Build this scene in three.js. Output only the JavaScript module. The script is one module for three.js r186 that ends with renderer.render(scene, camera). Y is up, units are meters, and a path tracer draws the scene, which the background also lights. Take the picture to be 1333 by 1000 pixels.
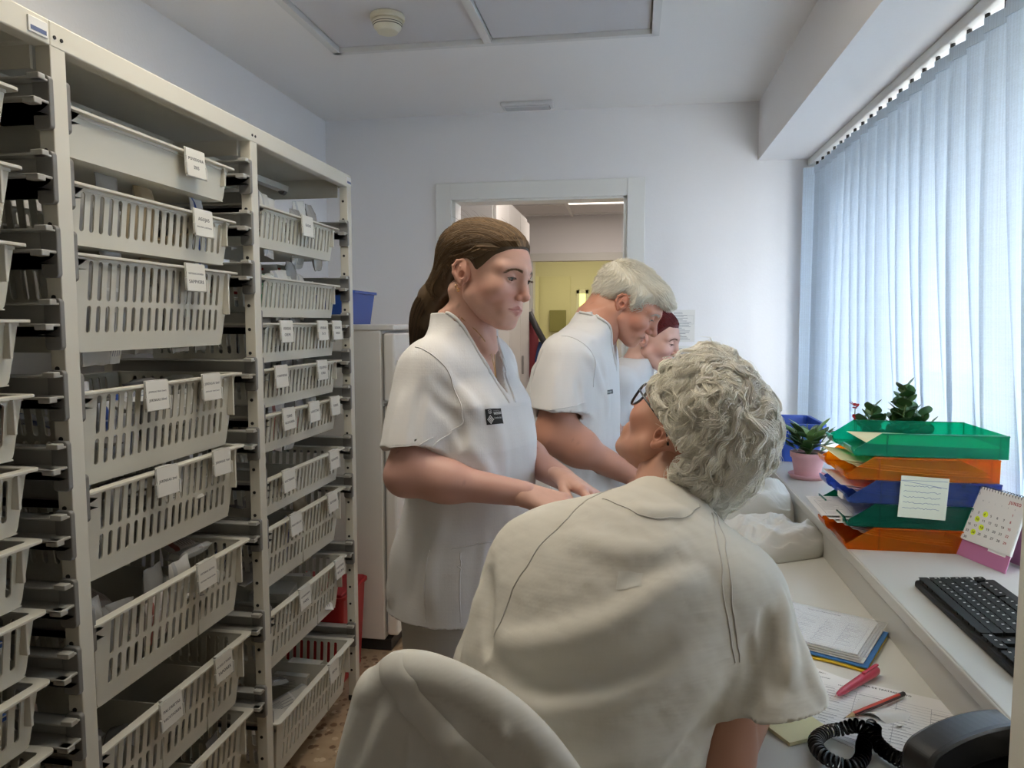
import * as THREE from 'three';
import { mergeGeometries } from 'three/addons/utils/BufferGeometryUtils.js';
import { RoundedBoxGeometry } from 'three/addons/geometries/RoundedBoxGeometry.js';
import { RectAreaLightUniformsLib } from 'three/addons/lights/RectAreaLightUniformsLib.js';
import { ImprovedNoise } from 'three/addons/math/ImprovedNoise.js';

// ------------------------------------------------------------ camera, sky, sun, exposure
const scene = new THREE.Scene();
const camera = new THREE.PerspectiveCamera(54.83, 1333 / 1000, 0.05, 120);
camera.position.set(0, 1.42, 0);
camera.rotation.order = 'YXZ';
camera.rotation.set(THREE.MathUtils.degToRad(-4.78), THREE.MathUtils.degToRad(9.165), 0);
scene.add(camera);
const renderer = new THREE.WebGLRenderer({ antialias: true });
renderer.toneMapping = THREE.LinearToneMapping;
renderer.toneMappingExposure = 1.8;
renderer.shadowMap.enabled = true;
RectAreaLightUniformsLib.init();
scene.background = new THREE.Color(0.90, 0.95, 1.0);
scene.backgroundIntensity = 8.5;
const sun = new THREE.DirectionalLight(0xfff0d8, 2.4);
sun.position.set(-3.2, 6.5, 3.4); sun.target.position.set(2.5, 0, -2.5);
sun.castShadow = true;
Object.assign(sun.shadow.camera, { left: -12, right: 12, top: 12, bottom: -12, near: 0.1, far: 40 });
scene.add(sun, sun.target);

// ------------------------------------------------------------ helpers
const R = THREE.MathUtils.degToRad, V = (x, y, z) => new THREE.Vector3(x, y, z);
const sq = Math.sqrt, clamp = THREE.MathUtils.clamp, lerp = THREE.MathUtils.lerp, sstep = THREE.MathUtils.smoothstep;
const PN = new ImprovedNoise();
const noise = (x, y, z) => PN.noise(x + 37.2, y + 11.7, z + 5.3);
function rng(s) { return () => { s |= 0; s = s + 0x6D2B79F5 | 0; let t = Math.imul(s ^ s >>> 15, 1 | s); t = t + Math.imul(t ^ t >>> 7, 61 | t) ^ t; return ((t ^ t >>> 14) >>> 0) / 4294967296; }; }
const counts = {};
function numbered(n) { const k = counts[n] = (counts[n] ?? -1) + 1; return k ? n + '_' + String(k).padStart(3, '0') : n; }
function shadows(o) { o.castShadow = o.receiveShadow = true; return o; }
function thing(name, label, category, pos = [0, 0, 0], turn = 0, group) {
  const o = new THREE.Group(); o.name = numbered(name); o.position.set(...pos); o.rotation.y = turn;
  o.userData = { label, category }; if (group) o.userData.group = group;
  scene.add(o); return o;
}
function clean(g) {
  g = g.index ? g.toNonIndexed() : g;
  if (!g.attributes.normal) g.computeVertexNormals();
  if (!g.attributes.uv) g.setAttribute('uv', new THREE.BufferAttribute(new Float32Array(g.attributes.position.count * 2), 2));
  for (const k of Object.keys(g.attributes)) if (!['position', 'normal', 'uv', 'color'].includes(k)) g.deleteAttribute(k);
  g.morphAttributes = {}; return g;
}
function merge(a) { return a.length === 1 ? a[0] : mergeGeometries(a.map(clean)); }
function part(name, geo, mat, parent, label) {
  const m = shadows(new THREE.Mesh(Array.isArray(geo) ? merge(geo) : geo, mat)); m.name = name;
  const n = parent.children.filter((c) => c.name === name || c.name.startsWith(name + '_')).length;
  if (n) m.name = name + '_' + String(n).padStart(3, '0');
  if (label) m.userData.label = label;
  parent.add(m); return m;
}
function single(name, geo, mat, label, category, pos = [0, 0, 0], turn = 0, group) {
  const m = shadows(new THREE.Mesh(Array.isArray(geo) ? merge(geo) : geo, mat)); m.name = numbered(name);
  m.position.set(...pos); m.rotation.y = turn; m.userData = { label, category }; if (group) m.userData.group = group;
  scene.add(m); return m;
}
function structure(name, geo, mat) {
  const m = shadows(new THREE.Mesh(Array.isArray(geo) ? merge(geo) : geo, mat)); m.name = name; m.userData = { kind: 'structure' };
  scene.add(m); return m;
}
// box by min / max corners
function bb(x0, x1, y0, y1, z0, z1, r = 0) {
  const w = x1 - x0, h = y1 - y0, d = z1 - z0;
  const g = r ? new RoundedBoxGeometry(w, h, d, 2, Math.min(r, w / 2.01, h / 2.01, d / 2.01)) : new THREE.BoxGeometry(w, h, d);
  return g.translate((x0 + x1) / 2, (y0 + y1) / 2, (z0 + z1) / 2);
}
// box with uv in metres
function bu(x0, x1, y0, y1, z0, z1) {
  const g = bb(x0, x1, y0, y1, z0, z1).toNonIndexed(), p = g.attributes.position, n = g.attributes.normal, u = g.attributes.uv;
  for (let i = 0; i < p.count; i++) {
    const ax = Math.abs(n.getX(i)), ay = Math.abs(n.getY(i));
    if (ay > .5) u.setXY(i, p.getX(i), p.getZ(i)); else if (ax > .5) u.setXY(i, p.getZ(i), p.getY(i)); else u.setXY(i, p.getX(i), p.getY(i));
  }
  return g;
}
const cyl = (r0, r1, h, x = 0, y = 0, z = 0, s = 20) => new THREE.CylinderGeometry(r0, r1, h, s).translate(x, y, z);
function tube(pts, r, seg = 40, rs = 8, closed = false) { return new THREE.TubeGeometry(new THREE.CatmullRomCurve3(pts.map((p) => p.isVector3 ? p : V(...p)), closed), seg, r, rs, closed); }
// bar between two points
function bar(a, b, r, s = 10) {
  a = V(...a); b = V(...b); const d = b.clone().sub(a), g = new THREE.CylinderGeometry(r, r, d.length(), s);
  return g.applyMatrix4(new THREE.Matrix4().compose(a.clone().add(b).multiplyScalar(.5), new THREE.Quaternion().setFromUnitVectors(V(0, 1, 0), d.normalize()), V(1, 1, 1)));
}
function extr(shape, depth, bevel = 0, cs = 6) { return new THREE.ExtrudeGeometry(shape, { depth, bevelEnabled: bevel > 0, bevelThickness: bevel, bevelSize: bevel, bevelSegments: 2, curveSegments: cs }); }
function rrect(x0, y0, x1, y1, r, P = THREE.Shape) {
  const s = new P(); s.moveTo(x0 + r, y0); s.lineTo(x1 - r, y0); s.absarc(x1 - r, y0 + r, r, -Math.PI / 2, 0); s.lineTo(x1, y1 - r); s.absarc(x1 - r, y1 - r, r, 0, Math.PI / 2);
  s.lineTo(x0 + r, y1); s.absarc(x0 + r, y1 - r, r, Math.PI / 2, Math.PI); s.lineTo(x0, y0 + r); s.absarc(x0 + r, y0 + r, r, Math.PI, Math.PI * 1.5); return s;
}
function std(color, roughness = .6, o = {}) { return new THREE.MeshPhysicalMaterial({ color, roughness, ...o }); }
function dataTex(w, h, fn, srgb = true) {
  const a = new Uint8Array(w * h * 4);
  for (let y = 0; y < h; y++) for (let x = 0; x < w; x++) { const c = fn(x / w, y / h), i = (y * w + x) * 4; a[i] = c[0]; a[i + 1] = c[1]; a[i + 2] = c[2]; a[i + 3] = 255; }
  const t = new THREE.DataTexture(a, w, h); t.wrapS = t.wrapT = THREE.RepeatWrapping; t.magFilter = THREE.LinearFilter; t.minFilter = THREE.LinearMipmapLinearFilter; t.generateMipmaps = true;
  if (srgb) t.colorSpace = THREE.SRGBColorSpace; t.needsUpdate = true; return t;
}
function canvasTex(w, h, draw) {
  const c = document.createElement('canvas'); c.width = w; c.height = h; const g = c.getContext('2d'); draw(g, w, h);
  const t = new THREE.CanvasTexture(c); t.colorSpace = THREE.SRGBColorSpace; t.needsUpdate = true; return t;
}
// value noise that repeats with period n
function tileNoise(seed) {
  const r = rng(seed), N = 64, a = Array.from({ length: N * N }, r), s = (t) => t * t * (3 - 2 * t);
  return (u, v, f) => { const x = u * f, y = v * f, i = Math.floor(x), j = Math.floor(y), fx = s(x - i), fy = s(y - j), g = (p, q) => a[(((q % f + f) % f) % N) * N + ((p % f + f) % f) % N];
    return (g(i, j) * (1 - fx) + g(i + 1, j) * fx) * (1 - fy) + (g(i, j + 1) * (1 - fx) + g(i + 1, j + 1) * fx) * fy; };
}
// ------------------------------------------------------------ the room
const plasterBump = (() => { const n = tileNoise(5); return dataTex(256, 256, (u, v) => { const k = 128 + 70 * (n(u, v, 32) - .5) + 60 * (n(u, v, 63) - .5); return [k, k, k]; }, false); })();
plasterBump.repeat.set(4, 4);
const plaster = (c) => std(c, .85, { bumpMap: plasterBump, bumpScale: .0006 });
const M = {
  wall: plaster(new THREE.Color(.88, .875, .885)), ceil: plaster(new THREE.Color(.89, .88, .87)),
  trim: std(new THREE.Color(.84, .84, .81), .45), whitePaint: std(new THREE.Color(.74, .74, .72), .5),
};
const terrazzo = (() => {
  const n = tileNoise(9), r = rng(4), spots = Array.from({ length: 900 }, () => [r(), r(), .003 + .009 * r(), r()]), G = 32, cell = Array.from({ length: G * G }, () => []);
  for (const s of spots) for (let i = -1; i <= 1; i++) for (let j = -1; j <= 1; j++) cell[((Math.floor(s[1] * G) + j + G) % G) * G + (Math.floor(s[0] * G) + i + G) % G].push(s);
  return dataTex(512, 512, (u, v) => {
    let c = [176, 152, 122]; const k = 14 * (n(u, v, 40) - .5) + 10 * (n(u, v, 12) - .5); c = c.map((q) => q + k);
    for (const s of cell[Math.min(G - 1, Math.floor(v * G)) * G + Math.min(G - 1, Math.floor(u * G))]) {
      let dx = Math.abs(u - s[0]), dy = Math.abs(v - s[1]); dx = Math.min(dx, 1 - dx); dy = Math.min(dy, 1 - dy);
      if (Math.hypot(dx, dy) < s[2] * (.7 + .6 * n(u, v, 60))) c = s[3] < .4 ? [120, 92, 68] : s[3] < .7 ? [205, 186, 158] : [150, 128, 104];
    } return c;
  });
})();
structure('floor', bu(-1.95, 1.3, -.1, 0, -10.2, 1.7), std(0xffffff, .35, { map: terrazzo }));
const ceiling = structure('ceiling', [bu(-1.9, -1.218, 2.533, 2.75, -4.12, 1.7), bu(.07, 1.25, 2.533, 2.75, -4.12, 1.7), bu(-1.218, .07, 2.533, 2.75, -4.12, -3.02), bu(-1.218, .07, 2.575, 2.75, -3.02, 1.7)], M.ceil);
// recessed ceiling panels in their metal frame
const panelM = std(new THREE.Color(.66, .655, .68), .8), gridM = std(new THREE.Color(.74, .74, .73), .45);
for (const [x0, x1] of [[-1.208, -.600], [-.568, .060]]) for (const [z0, z1] of [[-3.01, -1.73], [-1.70, -1.08], [-1.05, -.42], [-.39, .88]]) if (z0 !== -1.7) part('ceiling_panel', bb(x0 + .004, x1 - .004, 2.547, 2.575, z0 + .004, z1 - .004, .003), panelM, ceiling);
part('panel_frame', [bb(-1.238, -1.208, 2.529, 2.555, -3.035, 1.5), bb(.060, .09, 2.529, 2.555, -3.035, 1.5), bb(-1.238, .09, 2.529, 2.555, -3.035, -3.01), bb(-.600, -.568, 2.531, 2.555, -3.02, 1.5), bb(-1.21, .065, 2.533, 2.555, -1.73, -1.70), bb(-1.21, .065, 2.533, 2.555, -.42, -.39), bb(-1.21, .065, 2.533, 2.555, -1.08, -1.05)], gridM, ceiling);
structure('wall_left', bu(-1.9, -1.697, 0, 2.7, -4.12, 1.7), M.wall);
structure('wall_front', bu(-1.9, 1.25, 0, 2.7, 1.5, 1.7), M.wall);
structure('wall_back', [bu(-1.9, -.978, 0, 2.7, -4.12, -4.0), bu(-.032, 1.25, 0, 2.7, -4.12, -4.0), bu(-.978, -.032, 2.09, 2.7, -4.12, -4.0)], M.wall);
structure('wall_right', [bu(1.05, 1.25, 0, .82, -4.12, 1.7), bu(1.05, 1.25, 2.23, 2.7, -4.12, 1.7), bu(1.05, 1.25, .82, 2.23, -4.12, -3.56), bu(1.05, 1.25, .82, 2.23, -.95, 1.7)], M.wall);
structure('trim_1', bu(.622, 1.06, 2.239, 2.54, -4.0, 1.5), M.wall);             // the boxed beam above the window
structure('trim_2', [bb(-1.065, -.978, 0, 2.09, -4.02, -3.985, .004), bb(-.032, .06, 0, 2.171, -4.02, -3.983, .004), bb(-1.065, -.032, 2.08, 2.171, -4.02, -3.985, .004),
  bb(-.978, -.958, 0, 2.09, -4.13, -4.0), bb(-.052, -.032, 0, 2.09, -4.13, -4.0), bb(-.973, -.032, 2.07, 2.09, -4.13, -4.0), bb(-1.065, -.978, 2.08, 2.171, -4.02, -3.984, .004)], M.trim); // door casing
structure('baseboard_back', [bb(-1.69, -1.065, 0, .08, -4.0, -3.988), bb(.06, 1.05, 0, .08, -4.0, -3.988)], M.trim);
// column at the near end of the desk
structure('trim_3', bu(.462, 1.05, 0, 2.24, -.95, -.62), std(new THREE.Color(.62, .59, .52), .5));
// window: frame, mullions, panes
{
  const fr = std(new THREE.Color(.55, .46, .36), .4, { metalness: .3 });
  const w = structure('window_1', [bb(1.12, 1.18, .82, .87, -3.56, -.95), bb(1.12, 1.18, 2.17, 2.23, -3.56, -.95), bb(1.12, 1.18, .82, 2.23, -3.56, -3.51), bb(1.12, 1.18, .82, 2.23, -1.0, -.95), bb(1.12, 1.19, .82, 2.23, -2.03, -1.96), bb(1.13, 1.18, .82, 2.23, -2.95, -2.90)], fr);
  const glass = std(0xffffff, .02, { transmission: 1, thickness: 0, ior: 1.45 });
  part('roller_shutter', [0, 1, 2, 3, 4, 5].map((i) => bb(1.185, 1.20, 1.95 + i * .046, 1.994 + i * .046, -3.54, -.96, .003)), std(new THREE.Color(.55, .53, .50), .6), w);
  for (const [a, b] of [[-3.51, -2.95], [-2.90, -2.03], [-1.96, -1.0]]) part('window_pane', bb(1.152, 1.156, .87, 2.17, a, b), glass, w);
}
// ------------------------------------------------------------ building across the courtyard
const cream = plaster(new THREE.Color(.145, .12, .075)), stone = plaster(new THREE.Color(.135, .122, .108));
structure('courtyard_ground', bu(1.25, 14, -3.2, -3, -16, 8), std(new THREE.Color(.5, .48, .45), .9));
{
  const b = thing('facade', 'cream rendered building across the courtyard behind the window blinds', 'building', [5, -3, -6.6]);
  const L = (x0, x1, y0, y1, z0, z1) => bb(x0 - 5, x1 - 5, y0 + 3, y1 + 3, z0 + 6.6, z1 + 6.6);
  const z = -6.6;
  part('wall', [L(1.2, 12, 1.86, 6.5, z - .3, z), L(1.2, 12, -3, 1.1, z - .3, z), L(1.2, 1.93, 1.1, 1.86, z - .3, z), L(2.85, 12, 1.1, 1.86, z - .3, z)], cream, b);
  part('string_course', [L(1.2, 12, 1.94, 2.02, z - .02, z + .05)], stone, b);
  for (let i = 0; i < 9; i++) { const x = 1.22 + i * 1.2; part('stone_panel', L(x, x + 1.19, .1, .92, z - .02, z + .03), stone, b); part('stone_panel', L(x, x + 1.19, -.74, .08, z - .02, z + .03), stone, b); if (i > 1) part('stone_panel', L(Math.max(x, 2.95), x + 1.19, .94, 1.92, z - .02, z + .03), stone, b); }
  const w = part('window', [L(1.93, 2.85, 1.1, 1.16, z - .08, z + .02), L(1.93, 2.85, 1.8, 1.86, z - .08, z + .02), L(1.93, 1.99, 1.1, 1.86, z - .08, z + .02), L(2.79, 2.85, 1.1, 1.86, z - .08, z + .02), L(2.36, 2.42, 1.1, 1.86, z - .08, z + .02), L(1.85, 2.93, 1.02, 1.1, z - .08, z + .09)], M.whitePaint, b);
  for (const [a, c] of [[1.99, 2.36], [2.42, 2.79]]) part('pane', L(a, c, 1.16, 1.8, z - .05, z - .04), std(new THREE.Color(.45, .62, .68), .08), w);
}
// ------------------------------------------------------------ corridor and the room behind it
const corrM = plaster(new THREE.Color(.74, .73, .73)), farM = plaster(new THREE.Color(.72, .70, .56));
structure('wall_corridor_left', bu(-1.75, -1.6, 0, 2.7, -10.2, -4.12), corrM);
structure('wall_corridor_right', bu(.5, .65, 0, 2.7, -10.2, -4.12), corrM);
structure('wall_corridor_end', [bu(-1.75, -1.02, 0, 2.6, -7.7, -7.55), bu(-.115, .6, 0, 2.6, -7.7, -7.55), bu(-1.02, -.115, 2.04, 2.6, -7.7, -7.55)], corrM);
structure('trim_4', [bb(-.115, -.03, 0, 2.115, -7.56, -7.535, .004), bb(-1.10, -1.02, 0, 2.115, -7.56, -7.535, .004), bb(-1.02, -.115, 2.035, 2.115, -7.56, -7.535, .004), bb(-1.02, -1.0, 0, 2.04, -7.72, -7.55), bb(-.135, -.115, 0, 2.04, -7.72, -7.55)], std(new THREE.Color(.62, .62, .58), .5));
structure('wall_far', bu(-1.75, .65, 0, 2.6, -10.2, -10.05), farM);
const corrCeil = structure('ceiling_corridor', [bu(-1.75, .65, 2.62, 2.75, -10.2, -4.12)], M.ceil);
part('tile_grid', [...[-1.2, -.6, 0].map((x) => bb(x - .012, x + .012, 2.475, 2.62, -7.55, -4.12)), ...[-4.4, -5, -5.6, -6.2, -6.8, -7.4].map((z) => bb(-1.6, .5, 2.475, 2.62, z - .012, z + .012))], gridM, corrCeil);
{
  const xs = [-1.6, -1.2, -.6, 0, .5], zs = [-4.12, -4.4, -5, -5.6, -6.2, -6.8, -7.4, -7.55];
  for (let i = 0; i < 4; i++) for (let j = 0; j < 7; j++) if (!(i === 2 && (j === 1 || j === 4))) part('ceiling_tile', bb(xs[i] + .012, xs[i + 1] - .012, 2.485, 2.5, zs[j + 1] + .012, zs[j] - .012), panelM, corrCeil);
  part('ceiling_tile', bb(-1.6, .5, 2.485, 2.5, -10.05, -7.7), M.ceil, corrCeil);
}
// ------------------------------------------------------------ ceiling lamps
function ceilingLamp(pos, w, d, color, power, label, glow) {
  const t = thing('ceiling_light', label, 'lamp', pos);
  part('frame', [bb(-w / 2 - .02, -w / 2, -.006, .03, -d / 2 - .02, d / 2 + .02), bb(w / 2, w / 2 + .02, -.006, .03, -d / 2 - .02, d / 2 + .02), bb(-w / 2, w / 2, -.006, .03, -d / 2 - .02, -d / 2), bb(-w / 2, w / 2, -.006, .03, d / 2, d / 2 + .02)], gridM, t);
  part('diffuser', bb(-w / 2, w / 2, .004, .012, -d / 2, d / 2), new THREE.MeshStandardMaterial({ color: 0xffffff, emissive: color, emissiveIntensity: glow }), t);
  const l = new THREE.RectAreaLight(color, power, w, d); l.rotation.x = -Math.PI / 2; l.position.y = -.008; t.add(l); return t;
}
ceilingLamp([-.904, 2.546, -1.39], .54, .56, 0xfff3de, 3.4, 'square recessed lamp in the ceiling panels nearest the rack', 2);
ceilingLamp([-.254, 2.546, -1.39], .54, .56, 0xfff3de, 3.0, 'square recessed lamp in the ceiling panels above the standing woman', 2);
ceilingLamp([-.3, 2.478, -4.7], .55, .55, 0xfff1e6, 5, 'square recessed lamp in the corridor ceiling just past the door', 2);
ceilingLamp([-.3, 2.478, -6.5], .55, .55, 0xfff1e6, 5, 'square recessed lamp near the far end of the corridor', 2);
ceilingLamp([-.55, 2.478, -8.8], .8, .8, 0xfff2b8, 2.6, 'warm yellow lamp in the room behind the corridor', 2);
// ------------------------------------------------------------ racks
const rackM = std(new THREE.Color(.70, .68, .60), .42, { clearcoat: .15 }), rackDark = std(new THREE.Color(.68, .66, .59), .5), clipM = std(new THREE.Color(.22, .22, .215), .45), runM = std(new THREE.Color(.42, .42, .40), .5), blackM = std(new THREE.Color(.02, .02, .022), .4);
const basketM = std(new THREE.Color(.67, .655, .575), .42), basketM2 = std(new THREE.Color(.67, .655, .585), .45);
const FX = -1.003;                                 // front plane of the racks
const UZ = [[-.502, -.538], [-1.184, -1.220], [-1.869, -1.905], [-2.548, -2.584]];
const bays = [[UZ[0][1], UZ[1][0]], [UZ[1][1], UZ[2][0]], [UZ[2][1], UZ[3][0]]];
const LV = (k) => 1.808 - .128 * k;
const levels = [
  [0, 1, 2, 3, 4, 5, 6, 7, 8, 9, 10].map(LV),
  [1.812, 1.678, 1.548, 1.288, 1.097, .842, .583, .365],
  [1.743, 1.547, 1.417, 1.287, 1.157, .975, .832, .583, .268],
];
function hole(x, y, z) { return new THREE.CylinderGeometry(.0045, .0045, .002, 10).rotateX(Math.PI / 2).translate(x, y, z); }
function upright(t, z0, z1, off, hasClipsBelow) {
  const g = part('upright', [bb(FX - .03, FX, .02, 1.9, z1, z0, .002), bb(FX - .46, FX - .43, .02, 1.9, z1, z0, .002)].map((q) => q.translate(-off[0], -off[1], -off[2])), rackM, t);
  const hs = []; for (let y = .12; y < 1.86; y += .064) hs.push(hole(FX - .017, y, z0 + .0005));
  part('bolt_hole', hs.map((q) => q.translate(-off[0], -off[1], -off[2])), blackM, g);
  part('foot', [bb(FX - .032, FX + .001, 0, .022, z1 - .001, z0 + .001, .003), bb(FX - .462, FX - .43, 0, .022, z1 - .001, z0 + .001, .003)].map((q) => q.translate(-off[0], -off[1], -off[2])), blackM, g);
}
function runner(t, off, y, z, dir) {               // dir: +1 the runner reaches towards +z from the upright face at z
  const a = (q) => q.translate(-off[0], -off[1], -off[2]), zz = (u, v) => dir > 0 ? [z + u, z + v] : [z - v, z - u];
  const r = part('runner', dir < 0 ? [bb(FX - .43, FX - .03, y + .026, y + .030, ...zz(0, .03), .0015), bb(FX - .43, FX - .03, y - .012, y - .007, ...zz(0, .04), .0015), bb(FX - .43, FX - .03, y - .012, y + .030, ...zz(0, .006), .001)].map(a) : [bb(FX - .43, FX + .002, y + .026, y + .030, ...zz(0, .034), .0015), bb(FX - .43, FX + .002, y - .012, y - .007, ...zz(0, .046), .0015), bb(FX - .43, FX - .002, y - .012, y + .030, ...zz(0, .006), .001),
    bb(FX - .02, FX + .004, y + .026, y + .036, ...zz(.018, .034), .002), bb(FX - .02, FX + .004, y - .018, y - .007, ...zz(.028, .046), .002)].map(a), runM, t);
  // wavy stop on the runner
  const w = new THREE.Shape(); w.moveTo(0, -.030); w.lineTo(.36, -.030); w.lineTo(.36, -.012); w.lineTo(0, -.012); w.quadraticCurveTo(.02, -.03, .05, -.026); w.closePath();
  part('stop', a(extr(w, .02).rotateY(0).scale(-1, 1, 1).translate(FX, y, zz(.008, .028)[0])), runM, r);
  const s = rrect(0, y - .052, .030, y + .036, .006); const c = extr(s, .007, .002, 5).translate(FX - .028 - (dir > 0 ? 0 : .006), 0, dir > 0 ? z + .002 : z - .009);
  part('clip', a(c), clipM, r, 'dark grey plastic clip');
}
function rack(label, ks, tagZ) {
  const z0 = UZ[ks[0]][0], z1 = UZ[ks.at(-1) + 1][ks[0] === 0 ? 0 : 1], off = [FX - .23, 0, (z0 + z1) / 2], a = (q) => q.translate(-off[0], -off[1], -off[2]);
  const t = thing('storage_rack', label, 'rack', off, 0);
  const us = ks.map((k) => UZ[k]).concat([UZ[ks.at(-1) + 1]]);
  if (ks[0] === 1) us.shift(), us.unshift(UZ[1]);
  us.forEach(([p, q], i) => { if (!(ks[0] === 0 && i === us.length - 1)) upright(t, p, q, off); });
  part('top_rail', [bb(FX - .03, FX + .001, 1.898, 1.942, z1, z0, .003), bb(FX - .46, FX - .43, 1.898, 1.942, z1, z0, .003), bb(FX - .46, FX, 1.9, 1.94, z1, z1 + .02, .002), bb(FX - .46, FX, 1.9, 1.94, z0 - .02, z0, .002)].map(a), rackM, t);
  part('top_panel', a(bb(FX - .455, FX - .004, 1.928, 1.94, z1 + .002, z0 - .002, .001)), rackDark, t);
  for (const k of ks) {
    const [p, q] = bays[k];
    part('cross_bar', [bb(FX - .435, FX - .035, 1.86, 1.90, q, q + .006), bb(FX - .25, FX - .22, 1.885, 1.905, q, p), bb(FX - .46, FX - .44, 1.84, 1.9, q, p)].map(a), rackDark, t);
    part('knob', [cyl(.012, .012, .02).rotateX(Math.PI / 2).translate(FX - .235, 1.885, q + .02), cyl(.006, .006, .006).rotateX(Math.PI / 2).translate(FX - .235, 1.885, q + .032)].map(a), clipM, t);
    for (const y of levels[k]) { runner(t, off, y, q, 1); runner(t, off, y, p, -1); }
  }
  if (ks[0] === 1) part('seam_screw', [0, 1].flatMap((i) => ks.map((k) => new THREE.CylinderGeometry(.0035, .0035, .002, 8).rotateZ(Math.PI / 2).translate(FX + .0015, 1.915, UZ[k][0] - .010 - .016 * i))).map(a), blackM, t);
  const lb = part('name_plate', a(bb(FX, FX + .004, 1.906, 1.932, tagZ - .042, tagZ, .001)), std(new THREE.Color(.8, .8, .78), .4), t, 'small printed name plate');
  part('print', a(bb(FX + .004, FX + .0046, 1.910, 1.917, tagZ - .038, tagZ - .004)), std(new THREE.Color(.12, .16, .3), .5), lb);
  return t;
}
rack('beige steel rack bay cut off by the left edge', [0], -1.135);
rack('long beige steel rack of two bays along the left wall', [1, 2], -2.535);

// label cards: one printed sheet for all of them
const cardTexts = [['POVIDONA', 'INS'], ['AGUJAS', 'INSULINAS y ANTITROM'], ['SISTEMAS BOMBA', 'SAPPHIRE'], ['JERINGAS 50ml (luer)', 'JERINGAS 20ml'], ['JERINGAS 5ml', 'JERINGAS 10ml (luer)'], ['JERINGAS 2ml', ''], ['JERINGAS 1ml', ''], ['SISTEMAS GOTEO', 'SISTEMAS TRANSFUSION'],
  ['PALOMETAS', 'VACUTAINER'], ['LLAVES 3 PASOS', 'TAPONES'], ['APOSITOS', 'I.V.'], ['GASAS', ''], ['VENDAS', 'CREPE'], ['VENDAS', '5 x 5'], ['SONDAS', 'NASO'], ['COMPRESAS', ''], ['EQUIPOS', 'CURA'], ['TIRAS', 'GLUCEMIA'], ['LANCETAS', ''], ['TUBOS', ''], ['ELECTRODOS', ''], ['GUANTES', ''], ['MASCARILLAS', ''], ['SUTURAS', ''], ['ESPARADRAPO', 'PAPEL'], ['CATETERES', '18 G 20 G'], ['CATETERES', '22 G 24 G'], ['BATAS', ''], ['EMPAPADORES', ''], ['SONDAS', 'FOLEY'], ['BOLSAS', 'ORINA'], ['AMPOLLAS', '']];
const cardTex = canvasTex(2048, 1024, (g, w, h) => {
  g.fillStyle = '#e4e3dc'; g.fillRect(0, 0, w, h); g.textAlign = 'center'; g.textBaseline = 'middle';
  cardTexts.forEach(([a, b], i) => { const x = (i % 8) * 256 + 128, y = Math.floor(i / 8) * 256; g.fillStyle = '#26262a';
    const fit = (s) => { let f = 44; do { g.font = 'bold ' + f + 'px sans-serif'; f -= 2; } while (g.measureText(s).width > 214 && f > 12); };
    fit(a); g.fillText(a, x, y + (b ? 92 : 120)); if (b) { fit(b); g.fillText(b, x, y + 168); } });
});
const cardM = std(0xffffff, .45, { map: cardTex }), holderM = std(new THREE.Color(.62, .62, .59), .4);
function card(t, i, x, y, z, tilt = 0, w = .078, h = .062) {   // in basket space: front towards +z
  const c = new THREE.Group(); c.name = 'label_holder' + (t.children.filter((q) => q.name.startsWith('label_holder')).length ? '_' + String(t.children.filter((q) => q.name.startsWith('label_holder')).length).padStart(3, '0') : ''); c.position.set(x, y, z); c.rotation.set(-.05, 0, tilt); t.add(c);
  part('holder', [bb(-w / 2, w / 2, -h + .004, .008, -.0035, -.0012, .001), bb(-w / 2 - .003, -w / 2 + .002, -h * .85, -h * .45, -.003, .003, .001), bb(w / 2 - .002, w / 2 + .003, -h * .95, -h * .45, -.003, .003, .001), bb(-w * .3, w * .3, .003, .008, -.014, -.001, .001)], holderM, c);
  const g = new THREE.BoxGeometry(w - .002, h, .0012).translate(0, -h / 2 + .006, .0006).toNonIndexed(), u = g.attributes.uv, cx = (i % 8) / 8, cy = 1 - (Math.floor(i / 8) + 1) / 4;
  for (let k = 0; k < u.count; k++) u.setXY(k, cx + u.getX(k) / 8, cy + u.getY(k) / 4);
  part('card', g, cardM, c);
  c.children[1].castShadow = true;
}
// slotted wall: trapezoid with vertical slots, extruded, leaning inwards
function slotWall(w, h, rows, taper, lean, pitch = .0262, sw = .0118, solid = false) {
  const s = new THREE.Shape(), hw = w / 2, bw = hw - taper, r = .014;
  s.moveTo(-hw, h); s.lineTo(-bw, r); s.quadraticCurveTo(-bw + .001, 0, -bw + r, 0); s.lineTo(bw - r, 0); s.quadraticCurveTo(bw - .001, 0, bw, r); s.lineTo(hw, h); s.closePath();
  if (!solid) {
    const n = Math.floor((bw * 2 - .02) / pitch);
    for (const [y0, y1] of rows) for (let i = 0; i < n; i++) { const x = (i - (n - 1) / 2) * pitch * (1 + 0.0); s.holes.push(rrect(x - sw / 2, y0, x + sw / 2, y1, sw / 2 - .0002, THREE.Path)); }
  }
  const g = new THREE.ExtrudeGeometry(s, { depth: .0028, bevelEnabled: false, curveSegments: 3 }), p = g.attributes.position;
  for (let i = 0; i < p.count; i++) { const y = p.getY(i); p.setZ(i, p.getZ(i) - lean * (1 - y / h)); }
  g.computeVertexNormals(); return g;
}
const BW = .587, BD = .37;
const basketGeo = {};
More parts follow.
